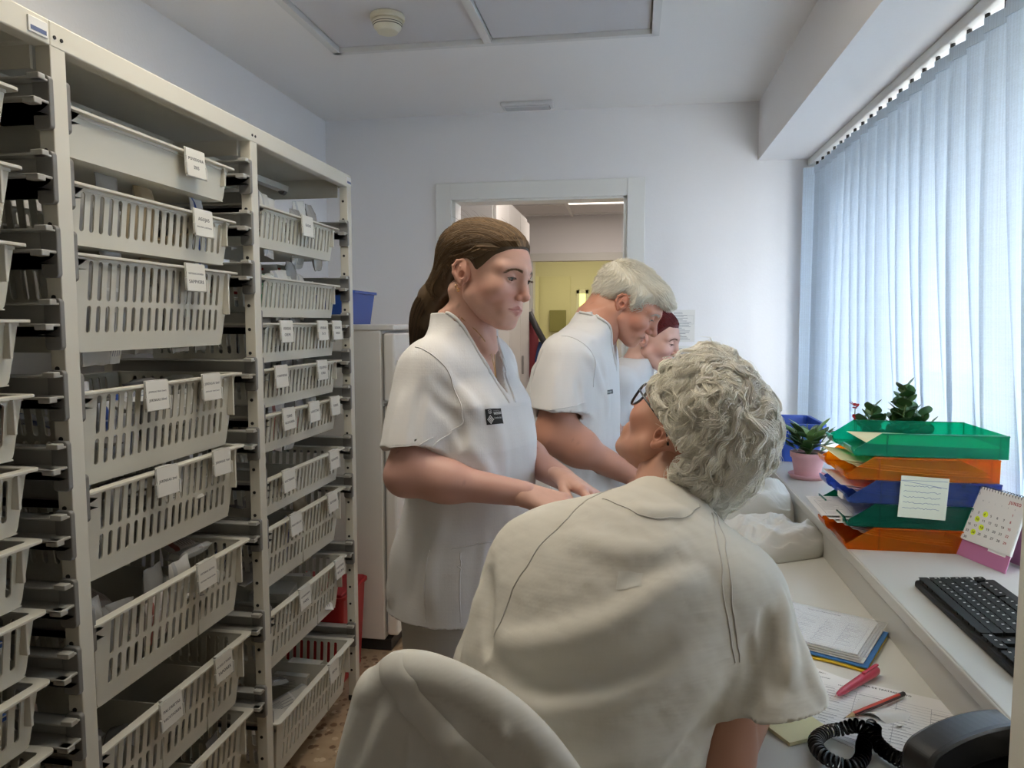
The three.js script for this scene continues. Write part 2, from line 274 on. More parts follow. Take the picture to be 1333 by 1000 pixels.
function basketShape(kind) {
  if (basketGeo[kind]) return basketGeo[kind];
  const h = { shallow: .112, deep: .186, tray: .085 }[kind], rows = { shallow: [[.027, .1]], deep: [[.038, .09], [.1, .176]], tray: [] }[kind], tp = h * .11, solid = kind === 'tray';
  const W = BW - .03, D = BD - .03;
  const f = slotWall(W, h, rows, tp, tp, .0262, .0118, solid).translate(0, 0, D / 2 - .003), b = slotWall(W, h, rows, tp, tp, .0262, .0118, solid).rotateY(Math.PI).translate(0, 0, -D / 2 + .003);
  const sd = () => slotWall(D, h, rows, tp, tp, .0262, .0118, solid);
  const s1 = sd().rotateY(Math.PI / 2).translate(W / 2 - .003, 0, 0), s2 = sd().rotateY(-Math.PI / 2).translate(-W / 2 + .003, 0, 0);
  const base = bb(-W / 2 + tp, W / 2 - tp, 0, .003, -D / 2 + tp, D / 2 - tp, .001);
  const rimS = rrect(-BW / 2, -BD / 2, BW / 2, BD / 2, .012); rimS.holes.push(rrect(-W / 2 + .003, -D / 2 + .003, W / 2 - .003, D / 2 - .003, .008, THREE.Path));
  const rim = extr(rimS, .0035, .001, 4).rotateX(-Math.PI / 2).translate(0, h - .0035, 0);
  const lip = bb(-W / 2, W / 2, h - .010, h - .002, D / 2 - .004, D / 2 + .001);
  const tabs = [bb(W / 2 - .028, W / 2 - .022, h * .42, h - .004, D / 2 - .006 - tp * .2, D / 2 + .008, .0015)];
  return basketGeo[kind] = { h, body: merge([f, b, s1, s2, base]), rim: merge([rim, lip]), tabs, tp };
}
const ordinal = ['topmost', 'second', 'third', 'fourth', 'fifth', 'sixth', 'seventh', 'eighth', 'ninth', 'tenth', 'lowest'];
function basket(kind, k, y, pull, label, cards, dividers = []) {
  const s = basketShape(kind), zc = (bays[k][0] + bays[k][1]) / 2;
  const t = thing('storage_basket', label, 'basket', [FX - .010 - BD / 2 + pull, y - s.h - .0005, zc + .028], Math.PI / 2, 'grey slotted storage baskets in the racks');
  part('body', s.body, basketM, t); part('rim', s.rim, basketM2, t); for (const q of s.tabs) part('side_tab', q, basketM2, t);
  for (const x of dividers) part('divider', bb(x - .0015, x + .0015, .003, s.h - .02, -BD / 2 + .025, BD / 2 - .03, .0008), basketM2, t);
  for (const [i, x, tilt] of cards) card(t, i, x, s.h + .001, BD / 2 + .004, tilt ?? 0);
  t.userData.h = s.h; return t;
}
// local x runs away from the camera (towards -z)
const B = { a: [], b: [], c: [] };
const nearNames = ['tan box corner', 'white tubes', 'label card', 'empty front', 'red packets', 'pale packets', 'blue capped boxes', 'blue banded boxes', 'blue topped cartons', 'plain front', 'floor'];
for (let i = 0; i < 11; i++) B.a.push(basket('shallow', 0, levels[0][i], 0, ordinal[i] + ' shallow grey basket in the rack bay cut off by the left edge', i === 2 ? [[19, .17, 0]] : []));
B.b.push(basket('tray', 1, levels[1][0], 0, 'solid shallow grey tray at the top of the wide middle bay', [[0, .105, .02]]));
B.b.push(basket('shallow', 1, levels[1][1], 0, 'shallow slotted grey basket just below the solid tray, needle card at right', [[1, .13, 0]]));
B.b.push(basket('deep', 1, levels[1][2], 0, 'deep slotted grey basket with the pump systems card, third in middle bay', [[2, .09, 0]]));
B.b.push(basket('deep', 1, levels[1][3], .004, 'deep slotted grey basket with two syringe cards of two lines each', [[3, -.075, -.01], [4, .135, -.01]]));
B.b.push(basket('deep', 1, levels[1][4], .004, 'deep slotted grey basket with two cards of one line each', [[5, -.05, -.03], [6, .17, -.02]]));
B.b.push(basket('deep', 1, levels[1][5], .012, 'deep slotted grey basket heaped with clear packets, dripping systems card', [[7, .075, .0]], [.09]));
B.b.push(basket('deep', 1, levels[1][6], .008, 'deep slotted grey basket with two cards and two inner dividers', [[8, -.075, 0], [9, .14, 0]], [-.06, .12]));
B.b.push(basket('deep', 1, levels[1][7], .008, 'deep grey basket lowest in the middle bay, at the bottom picture edge', [[10, .0, 0]], [.06]));
const cb = [['shallow', [[11, .02, 0]], 'topmost basket of the far bay, a carton standing on it'], ['shallow', [], 'second basket of the far bay, without any card, with white boxes'], ['shallow', [[12, -.14, 0], [13, .12, 0], [14, .24, 0]], 'third basket of the far bay with three white cards'], ['shallow', [[15, -.18, 0], [16, .11, 0]], 'fourth basket of the far bay with two white cards'],
  ['shallow', [[17, -.14, 0], [18, .04, 0], [19, .21, 0]], 'fifth basket of the far bay with three crowded cards'], ['shallow', [[20, -.16, 0], [21, .18, 0]], 'sixth basket of the far bay, open and nearly empty, two cards'], ['deep', [[22, -.12, 0], [23, .16, 0]], 'uppermost deep basket of the far bay, two rows of slots'], ['deep', [[24, -.07, 0], [25, .21, 0]], 'deep basket of the far bay beside the red bin, printed leaflet inside'], ['deep', [[27, .09, 0]], 'lowest and widest basket of the far bay, pulled out a little']];
cb.forEach(([kind, cards, label], i) => B.c.push(basket(kind, 2, levels[2][i], i === 8 ? .03 : i > 4 ? .008 : .003, label, cards, i === 7 ? [.1] : i === 8 ? [.12] : i === 6 ? [.0] : i === 5 ? [.06] : [])));
// ------------------------------------------------------------ desk, ledge and window sill
const deskM = std(new THREE.Color(.66, .655, .60), .32), edgeM = std(new THREE.Color(.54, .53, .49), .4), sillM = std(new THREE.Color(.50, .50, .47), .38);
{
  const d = thing('desk', 'long pale grey desk along the window wall with a raised back edge', 'desk', [.38, 0, -2.1]), L = (...a) => { const g = bb(...a); return g.translate(-.38, 0, 2.1); };
  part('desktop', L(.19, .558, .725, .755, -3.9, -.62, .004), deskM, d);
  part('back_panel', L(.545, .562, .755, .848, -3.9, -.62, .002), edgeM, d);
  for (const z of [-3.85, -2.1, -.66]) part('leg', L(.22, .54, 0, .725, z - .012, z + .012, .002), edgeM, d);
  part('modesty_panel', L(.525, .54, .12, .725, -3.85, -.66, .002), edgeM, d);
}
{
  const s = thing('window_ledge', 'grey raised ledge under the window carrying trays and keyboard', 'ledge', [.7, .8, -2]), L = (...a) => bb(...a).translate(-.7, -.8, 2);
  part('ledge_top', L(.537, 1.049, .848, .86, -3.96, -.62, .003), sillM, s);
  part('front_edge', L(.534, .543, .832, .858, -3.96, -.62, .003), edgeM, s);
  part('bracket', L(.565, .58, .70, .848, -3.9, -3.87), edgeM, s); part('bracket', L(.565, .58, .70, .848, -1.0, -.97), edgeM, s);
}
structure('sill_1', bb(1.045, 1.18, .82, .862, -3.56, -.95), sillM);
// ------------------------------------------------------------ vertical blind
{
  const n = tileNoise(31), weave = dataTex(256, 256, (u, v) => { const k = 238 + 14 * (n(u, .1, 60) - .5) + 6 * (n(.3, v, 63) - .5) + 12 * (n(u, v, 60) - .5); return [k * .86, k * .93, k]; }); weave.repeat.set(1, 14);
  const slatM = std(0xffffff, .9, { map: weave, transmission: .20, thickness: 0, ior: 1.1, specularIntensity: .1 });
  const t = thing('vertical_blind', 'pale blue vertical slat blind hanging from a white rail in front of the window', 'blind', [.884, 2.201, -2.1]);
  part('headrail', [bb(-.02, .02, .002, .037, -1.86, 1.15, .006), bb(-.022, .022, 0, .036, -1.885, -1.86, .004)], M.whitePaint, t);
  const r = rng(77), pocketM = std(0xffffff, .9, { map: weave, transmission: .08, thickness: 0, ior: 1.1, specularIntensity: .1 });
  let i = 0;
  for (let z = -3.885; z < -1.0; z += .1035, i++) {   // turn of each slat at its top and its bottom, in degrees from the blind's plane
    const near = sstep(z, -3.0, -2.6), top = 17 + 4 * r(), edge = -THREE.MathUtils.radToDeg(Math.atan(.91 / -z)), bot = lerp(top + (r() - .5) * 8, i % 2 ? edge + (r() - .5) * 10 : top - 6 * r(), near), len = 1.275, push = .030 + .012 * r();
    const g = new THREE.PlaneGeometry(.127, len, 6, 24), p = g.attributes.position, zc = z + 2.1, a = i === 0 ? R(70) : R(top);
    for (let k = 0; k < p.count; k++) {
      const u = p.getX(k), v = clamp(.5 - p.getY(k) / len, 0, 1), ang = i === 0 ? R(70 - 12 * v) : R(top + (bot - top) * Math.pow(v, 1.3)), cup = .004 * (1 - (u / .0635) ** 2);
      p.setXYZ(k, -Math.sin(ang) * u - Math.cos(ang) * cup + push * v * v * (z > -3.2 ? 1 + .5 * near : .2), -.024 - v * len, zc - Math.cos(ang) * u + Math.sin(ang) * cup + near * .018 * (noise(i * 3.1, 0, 0)) * v);
    }
    g.computeVertexNormals();
    const s = part('slat', g, slatM, t), th = Math.PI / 2 + a;
    part('hem', bb(-.0636, .0636, -.062, -.026, -.0013, .0013).rotateY(th).translate(-.004 * Math.cos(a), 0, zc + .004 * Math.sin(a)), pocketM, s, 'stitched double pocket at the top of the slat');
    part('hook', [bb(-.006, .006, -.03, .004, -.003, .003), bb(-.012, .012, -.034, -.026, -.002, .002)].map((q) => q.rotateY(th).translate(0, 0, zc)), blackM, s);
  }
}
// ------------------------------------------------------------ fridge with a blue bin on it, red bin on the floor
{
  const f = thing('fridge', 'white two door fridge in the far left corner behind the rack', 'fridge', [-1.26, 0, -3.25]);
  const white = std(new THREE.Color(.88, .86, .81), .35, { clearcoat: .3 }), seal = std(new THREE.Color(.3, .3, .3), .7);
  part('cabinet', bb(-.28, .225, .05, 1.385, -.275, .28, .006), white, f);
  part('top', bb(-.285, .285, 1.385, 1.41, -.28, .285, .006), std(new THREE.Color(.82, .81, .78), .35), f);
  const d1 = part('door', bb(.235, .285, 1.085, 1.375, -.278, .278, .012), white, f), d2 = part('door', bb(.235, .285, .07, 1.070, -.278, .278, .012), white, f);
  part('seal', [bb(.222, .237, 1.09, 1.37, -.26, .26), bb(.222, .237, .08, 1.065, -.26, .26)], seal, f);
  part('handle', [bb(.285, .31, 1.12, 1.26, .235, .255, .005)], std(new THREE.Color(.55, .55, .53), .4), d1);
  part('handle', [bb(.285, .31, .86, 1.03, .235, .255, .005)], std(new THREE.Color(.55, .55, .53), .4), d2);
  part('hinge', [cyl(.012, .012, .014, .255, 1.078, .27, 14), bb(.235, .27, 1.072, 1.083, .262, .285, .002)], std(new THREE.Color(.5, .5, .5), .35, { metalness: .7 }), f);
  part('plinth', bb(-.28, .25, 0, .05, -.27, .27), blackM, f);
  const tray = (name, label, cat, pos, w, d, h, c) => {
    const o = thing(name, label, cat, pos), m = std(c, .4), s = rrect(-w / 2, -d / 2, w / 2, d / 2, .02); s.holes.push(rrect(-w / 2 + .004, -d / 2 + .004, w / 2 - .004, d / 2 - .004, .017, THREE.Path));
    const wall = extr(s, h, 0, 6).rotateX(-Math.PI / 2); const p = wall.attributes.position; for (let i = 0; i < p.count; i++) { const k = .86 + .14 * p.getY(i) / h; p.setX(i, p.getX(i) * k); p.setZ(i, p.getZ(i) * k); } wall.computeVertexNormals();
    part('body', [wall, bb(-w * .42, w * .42, 0, .004, -d * .42, d * .42)], m, o);
    const r2 = rrect(-w / 2 - .008, -d / 2 - .008, w / 2 + .008, d / 2 + .008, .026); r2.holes.push(rrect(-w / 2 + .002, -d / 2 + .002, w / 2 - .002, d / 2 - .002, .018, THREE.Path)); part('rim', extr(r2, .010, .001, 6).rotateX(-Math.PI / 2).translate(0, h - .010, 0), m, o); return o;
  };
  tray('plastic_bin', 'blue plastic bin standing on top of the white fridge', 'bin', [-1.30, 1.41, -3.18], .24, .3, .145, new THREE.Color(.03, .10, .42));
  const rb = tray('waste_bin', 'red plastic bin on the floor between rack and fridge', 'bin', [-1.22, 0, -2.76], .27, .26, .36, new THREE.Color(.50, .025, .03));
  part('lid', [bb(-.13, .13, .355, .37, -.125, .125, .006), bb(-.05, .05, .37, .385, -.05, .05, .006)], std(new THREE.Color(.45, .02, .03), .4), rb);
  tray('plastic_bin', 'open blue plastic planter box at the far end of the window ledge', 'bin', [.675, .86, -3.215], .17, .30, .155, new THREE.Color(.02, .07, .36));
}
// ------------------------------------------------------------ ceiling fittings, wall paper
{
  const t = thing('smoke_detector', 'round cream smoke detector on the ceiling panel', 'detector', [-.905, 2.547, -2.725]), m = std(new THREE.Color(.74, .70, .56), .45);
  const lathe = (pts) => new THREE.LatheGeometry(pts.map(([x, y]) => new THREE.Vector2(x, y)), 36);
  part('base', lathe([[0, 0], [.062, 0], [.064, -.004], [.064, -.016], [.060, -.02], [0, -.02]]), m, t);
  part('head', lathe([[0, -.018], [.056, -.018], [.057, -.030], [.053, -.032], [.053, -.036], [.050, -.046], [.040, -.056], [.037, -.062], [0, -.063]]), m, t);
  part('vent', [lathe([[.0535, -.031], [.0545, -.031], [.0545, -.0335], [.0535, -.0335]]), lathe([[.0505, -.0385], [.0528, -.0385], [.052, -.041], [.0505, -.041]])], std(new THREE.Color(.08, .07, .05), .7), t);
  const e = thing('emergency_light', 'small flat white emergency light on the ceiling near the back wall', 'lamp', [-.54, 2.535, -3.85]);
  part('housing', bb(-.135, .135, -.022, 0, -.05, .05, .01), std(new THREE.Color(.66, .66, .66), .5), e); part('lens', bb(-.115, .115, -.03, -.018, -.036, .036, .008), std(new THREE.Color(.60, .60, .61), .25, { clearcoat: .5 }), e);
  const linesTex = (seed, w, h, f) => canvasTex(w, h, (g) => { g.fillStyle = '#e6e5e1'; g.fillRect(0, 0, w, h); f(g, rng(seed)); });
  M.notice = std(0xffffff, .7, { map: linesTex(3, 256, 340, (g, r) => { g.fillStyle = '#55555a'; for (let y = 26; y < 320; y += 15) { g.fillStyle = r() < .25 ? '#3a3a40' : '#8a8a90'; g.fillRect(20, y, 90 + 120 * r(), 4); } g.strokeStyle = '#77777c'; g.strokeRect(14, 60, 228, 90); }) });
  const sheet = (w, h) => new THREE.BoxGeometry(w, h, .001);
  single('wall_notice', sheet(.118, .168), M.notice, 'printed notice sheet taped to the back wall above the red haired woman', 'paper', [.267, 1.40, -3.999]);
  single('wall_notice', sheet(.113, .16), M.notice, 'second notice sheet hanging just below the other on the back wall', 'paper', [.27, 1.215, -3.999]);
}
// ------------------------------------------------------------ corridor things
{
  const w = std(new THREE.Color(.60, .59, .57), .5), c = thing('tall_cupboard', 'tall pale cupboard along the corridor seen through the doorway', 'cupboard', [-1.2, 0, -5.6]);
  part('carcass', bb(-.38, .30, 0, 2.30, -.8, .8, .004), w, c);
  for (const z of [-.79, -.26, .27]) { const d = part('door', bb(.302, .322, .06, 2.26, z, z + .52, .004), w, c); part('handle', bb(.322, .34, 1.0, 1.15, z + .44, z + .46, .004), std(new THREE.Color(.4, .4, .4), .3, { metalness: .8 }), d); }
  const hook = thing('coat', 'dark red and blue jacket with black straps hanging at the end of the corridor cupboard', 'coat', [-.80, 1.15, -6.46]);
  const fold = (x, z, w, h, c, s) => { const g = new THREE.CylinderGeometry(w * .5, w * .62, h, 28, 24, false), p = g.attributes.position; for (let i = 0; i < p.count; i++) { const a = Math.atan2(p.getZ(i), p.getX(i)), y = p.getY(i) / h + .5, k = 1 + .16 * Math.sin(a * 5 + s + y * 2) * (1.1 - y) - .5 * y ** 4; p.setX(i, p.getX(i) * k); p.setZ(i, p.getZ(i) * k * .6); } g.computeVertexNormals(); return g.translate(x, -h / 2 + .32, z); };
  part('jacket_back', fold(-.10, -.02, .20, .85, 0, 1), std(new THREE.Color(.20, .03, .04), .85), hook);
  part('jacket_front', fold(.04, .02, .16, .62, 0, 4).translate(0, -.22, 0), std(new THREE.Color(.05, .09, .24), .8), hook);
  part('strap', [tube([[-.08, .35, .06], [.0, .2, .10], [.10, .02, .10]], .03, 20, 6), tube([[.10, .02, .10], [.12, -.2, .1], [.06, -.4, .12], [.04, -.62, .1]], .014, 20, 6), tube([[.08, -.1, .12], [.05, -.3, .14], [.10, -.5, .12]], .012, 20, 6)], blackM, hook);
  part('hook', [cyl(.012, .012, .05, -.06, .36, 0)], std(new THREE.Color(.6, .6, .6), .3, { metalness: .8 }), hook);
  structure('door_1', [bb(-1.5, -1.24, 0, 2.03, -9.98, -9.94, .004), bb(-1.26, -.82, 0, 2.03, -10.05, -10.02, .004)], std(new THREE.Color(.70, .68, .50), .5));
  const d = scene.children.at(-1); part('handle', [bar([-1.29, 1.08, -9.94], [-1.29, 1.08, -9.88], .01), bar([-1.29, 1.08, -9.88], [-1.18, 1.08, -9.88], .01), bb(-1.31, -1.27, 1.0, 1.16, -9.942, -9.93)], std(new THREE.Color(.35, .34, .28), .3, { metalness: .8 }), d);
  const ob = thing('wall_dispenser', 'olive green box fixed to the door of the yellow room with a cable below', 'box', [-.985, 1.435, -9.98]);
  part('box', bb(-.11, .11, -.145, .145, -.035, .03, .008), std(new THREE.Color(.24, .23, .10), .5), ob); part('cable', tube([[-.09, -.14, 0], [-.13, -.3, .01], [-.17, -.42, .01], [-.10, -.44, .01], [0, -.30, .01]], .004, 24, 6), std(new THREE.Color(.75, .75, .7), .5), ob);
  structure('window_2', [bb(-.74, -.70, 1.2, 1.85, -10.06, -10.02, .003), bb(-.62, -.58, 1.2, 1.85, -10.06, -10.02, .003), bb(-.74, -.58, 1.8, 1.85, -10.06, -10.02, .003)], std(new THREE.Color(.8, .8, .7), .5));
  part('pane', bb(-.70, -.62, 1.2, 1.80, -10.05, -10.035), new THREE.MeshStandardMaterial({ color: 0x888844, emissive: new THREE.Color(.85, 1, .2), emissiveIntensity: 1.4 }), scene.children.at(-1));
}
// ------------------------------------------------------------ letter trays
const paperTex = (() => canvasTex(1024, 724, (g, w, h) => { const r = rng(12); g.fillStyle = '#e9e8e6'; g.fillRect(0, 0, w, h); g.strokeStyle = '#8f9096'; g.lineWidth = 2; for (let y = 150; y < 700; y += 34) { g.beginPath(); g.moveTo(40, y); g.lineTo(984, y); g.stroke(); } for (const x of [40, 220, 420, 640, 820, 984]) { g.beginPath(); g.moveTo(x, 150); g.lineTo(x, 690); g.stroke(); } g.fillStyle = '#2b2c31'; g.font = 'bold 26px sans-serif'; g.fillText('HOJA DE TRATAMIENTO', 420, 50); g.font = '20px sans-serif'; g.fillText('Conselleria de Sanitat', 60, 60); g.fillText('NOMBRE:                               FECHA:', 60, 120); g.fillStyle = '#5a5b66'; for (let i = 0; i < 110; i++) g.fillRect(50 + Math.floor(r() * 5) * 190 + r() * 30, 160 + Math.floor(r() * 15) * 34 + 12, 30 + 90 * r(), 4); }))();
const paperM = std(0xffffff, .75, { map: paperTex }), plainPaper = std(new THREE.Color(.78, .77, .74), .8), creamPaper = std(new THREE.Color(.80, .70, .42), .8);
function sheetGeo(w, d, curl = 0, thick = .0006, f) {   // lies in xz, curls up at the -x end
  const g = new THREE.BoxGeometry(w, thick, d, 24, 1, 12), p = g.attributes.position;
  for (let i = 0; i < p.count; i++) { const u = (p.getX(i) / w + .5), v = p.getZ(i) / d + .5; p.setY(i, p.getY(i) + curl * (1 - u) ** 2 + (f ? f(u, v) : 0)); }
  g.computeVertexNormals(); return g;
}
{
  const cols = [['orange', [.92, .34, .02]], ['dark green', [.02, .34, .22]], ['blue', [.16, .27, .68]], ['orange', [.96, .46, .03]], ['green', [.02, .64, .42]]];
  const places = ['lowest of the stack, dark with papers', 'second from the bottom of the stack', 'middle of the stack, a note taped to its side', 'just under the top tray of the stack', 'topmost of the stack, almost empty'];
  const L = .343, Wd = .253, Hh = .056, t = .0024;
  cols.forEach(([cn, c], i) => {
    const m = std(new THREE.Color(...c), .22, { transmission: .82, thickness: 0, ior: 1.2 });
    const o = thing('letter_tray', cn + ' translucent letter tray, ' + places[i], 'letter tray', [.533 + (i === 4 ? .012 : i === 3 ? -.006 : 0), .8605 + i * .0584, -2.028 + (i === 4 ? -.004 : 0)], i === 4 ? -.012 : 0, 'letter trays stacked on the ledge');
    const sd = () => { const s = new THREE.Shape(); s.moveTo(.002, 0); s.lineTo(L, 0); s.lineTo(L, Hh); s.lineTo(.062, Hh); s.lineTo(.03, .034); s.lineTo(.012, .022); s.quadraticCurveTo(-.004, .016, .002, 0); return extr(s, t, .0006); };
    part('side_wall', sd().translate(0, 0, Wd / 2 - t), m, o); part('side_wall', sd().translate(0, 0, -Wd / 2), m, o);
    part('base', bb(.004, L, 0, t, -Wd / 2, Wd / 2, .001), m, o); part('back_wall', bb(L - t, L, 0, Hh, -Wd / 2, Wd / 2, .001), m, o);
    const lip = (z0, z1) => { const s = new THREE.Shape(); s.moveTo(0, 0); s.quadraticCurveTo(-.010, .002, -.014, .022); s.lineTo(-.011, .022); s.quadraticCurveTo(-.006, .005, .004, .003); return extr(s, z1 - z0, .0004).translate(.004, 0, z0); };
    part('front_lip', lip(-Wd / 2, -.055), m, o); part('front_lip', lip(.055, Wd / 2), m, o);
    part('rim', [bb(.062, L, Hh - .003, Hh, Wd / 2 - .001, Wd / 2 + .005, .001), bb(.062, L, Hh - .003, Hh, -Wd / 2 - .005, -Wd / 2 + .001, .001)], m, o);
    for (const x of [.072, L - .02]) part('rib', bb(x, x + .003, .004, .055, Wd / 2 - .0005, Wd / 2 + .0025), m, o);
    if (i === 1 || i === 2) part('tab_label', bb(-.012, -.010, .005, .018, .07, .115), plainPaper, o);
  });
  const ps = [['plain pale paper curling out of the top green tray', creamPaper, 4, .05, .004, .31], ['yellowish sheets sticking out of the upper orange tray', creamPaper, 3, -.012, .020, .33], ['thick pile of sheets hanging out of the blue tray', plainPaper, 2, -.01, .016, .33], ['printed sheet hanging far out of the dark green tray', paperM, 1, -.052, -.006, .36], ['bundle of forms in the lowest orange tray', plainPaper, 0, .004, .03, .33]];
  for (const [l, m, i, x, curl, w] of ps) for (let k = 0; k < (i === 4 ? 1 : 3); k++) single('paper_sheet', sheetGeo(w - .01 * k, .21, curl, .0012), m, (k ? (k === 1 ? 'middle of the three: ' : 'lowest of the three: ') : '') + l, 'paper', [.533 + x + w / 2 + .008 * k, .8655 + i * .0584 + .018 - k * .006, -2.028 + .004 * k], .03 * (k - 1));
  const noteM = std(0xffffff, .8, { map: canvasTex(256, 256, (g) => { const r = rng(8); g.fillStyle = '#dfe0cc'; g.fillRect(0, 0, 256, 256); g.strokeStyle = '#4a5578'; g.lineWidth = 2; for (let y = 60; y < 230; y += 34) { g.beginPath(); for (let x = 20; x < 220; x += 9) g.lineTo(x, y + 9 * (r() - .5)); g.stroke(); } g.strokeStyle = '#3b4e86'; g.beginPath(); g.moveTo(0, 30); g.lineTo(250, 62); g.moveTo(10, 28); g.lineTo(250, 20); g.stroke(); }) });
  single('taped_note', [new THREE.BoxGeometry(.108, .102, .0012)].map((g) => g.rotateZ(-.05)), noteM, 'square handwritten note taped to the side of the blue and dark green trays', 'note', [.70, .997, -1.894]);
}
// ------------------------------------------------------------ plants
function leaf(l, w, cup = .2) {
  const s = new THREE.PlaneGeometry(w, l, 6, 8), p = s.attributes.position;
  for (let i = 0; i < p.count; i++) { const v = p.getY(i) / l + .5, u = p.getX(i) / w * 2, k = Math.pow(Math.sin(Math.PI * Math.min(.98, v * .93 + .05)), .7); p.setXYZ(i, u * w / 2 * k, l * v, -cup * w * (1 - u * u) * k * .5 + cup * l * v * v * .6); }
  s.computeVertexNormals(); return s;
}
const leafDark = std(new THREE.Color(.045, .12, .03), .42, { transmission: .12, thickness: 0 }), leafLight = std(new THREE.Color(.20, .36, .10), .45, { transmission: .25, thickness: 0 }), stemM = std(new THREE.Color(.10, .16, .05), .6), soilM = std(new THREE.Color(.06, .04, .03), .95), redM = std(new THREE.Color(.5, .015, .02), .6);
function pot(t, r, h, m) {
  const q = [[r * .1, 0], [r * .72, 0], [r * .74, .004], [r * .95, h * .78], [r * 1.04, h * .8], [r * 1.06, h], [r * .98, h], [r * .94, h * .82], [r * .8, h * .8], [0, h * .8]].map(([x, y]) => new THREE.Vector2(x, y));
  part('pot', new THREE.LatheGeometry(q, 36), m, t); part('soil', cyl(r * .9, r * .9, .006, 0, h * .86, 0, 28), soilM, t);
}
function place(g, at, yaw, tilt, roll = 0) { return g.rotateZ(roll).rotateX(tilt).rotateY(yaw).translate(...at); }
{
  const r = rng(21);
  const t = thing('potted_plant', 'small leafy plant in a pink pot on the window ledge', 'plant', [.632, .86, -2.771]), pk = std(new THREE.Color(.62, .34, .36), .55);
  pot(t, .058, .095, pk); part('saucer', new THREE.LatheGeometry([[0, 0], [.058, 0], [.066, .016], [.063, .017], [.054, .006], [0, .006]].map(([x, y]) => new THREE.Vector2(x, y)), 36), pk, t);
  for (let i = 0; i < 56; i++) { const a = r() * 6.283, d = .05 * Math.sqrt(r()), hh = .095 + .09 * r() * (1 - d * 6); part('leaf', place(leaf(.045 + .03 * r(), .026 + .016 * r()), [Math.cos(a) * d, hh, Math.sin(a) * d], -a + Math.PI / 2, .5 + .7 * r()), r() < .3 ? leafLight : leafDark, t); }
  part('stem', Array.from({ length: 12 }, (_, i) => bar([0, .08, 0], [.045 * Math.cos(i * 2.4), .15 + .02 * (i % 3), .045 * Math.sin(i * 2.4)], .002, 5)), stemM, t);
  const u = thing('potted_plant', 'tall dark green plant with round leaves rising behind the tray stack', 'plant', [.722, .86, -2.235]);
  pot(u, .048, .11, std(new THREE.Color(.35, .16, .09), .7));
  const stems = [[0, .0, .375, .045, 0], [-.045, .0, .315, .0, .01], [.05, 0, .295, .05, -.02], [.0, .02, .335, .035, .02], [-.02, -.01, .28, -.04, -.01], [.03, 0, .27, .075, .01], [.02, .01, .30, .015, -.02], [.01, -.02, .31, .06, .015]];
  for (const [x, z, h, dx, dz] of stems) {
    part('stem', tube([[0, .09, 0], [x * .6 + dx * .3, h * .5, z], [x + dx * .6, h * .8, z + dz], [x + dx, h, z + dz]], .0028, 14, 6), stemM, u);
    const nL = Math.round((h - .15) * 105);
    for (let k = 0; k <= nL; k++) { const v = .45 + .55 * k / nL, a = k * 2.4 + x * 40; part('leaf', place(leaf(.050 - .014 * (v > .9), .044, .12), [x * v + dx * v, h * v, z + dz * v], a, .45 + .75 * r() * (v > .95 ? .4 : 1)), leafDark, u); }
  }
  const f = thing('potted_plant', 'plant with small red flowers behind the far corner of the trays', 'plant', [.676, .86, -2.385]);
  pot(f, .05, .10, std(new THREE.Color(.35, .16, .09), .7));
  for (let k = 0; k < 16; k++) part('leaf', place(leaf(.06, .045), [0, .10, 0], k * 2.4, .9), leafDark, f);
  for (const [x, y, z, n] of [[.0, .30, .0, 12], [.045, .262, .02, 14], [-.004, .268, .03, 7], [.03, .25, -.02, 8]]) { part('stem', tube([[0, .1, 0], [x * .4, y * .7, z], [x, y, z]], .0016, 12, 5), stemM, f); for (let k = 0; k < n; k++) part('petal', place(leaf(.012, .012, .1), [x + (r() - .5) * .012, y + (r() - .3) * .012, z + (r() - .5) * .012], k * 2.4, .3 + r()), redM, f); }
}
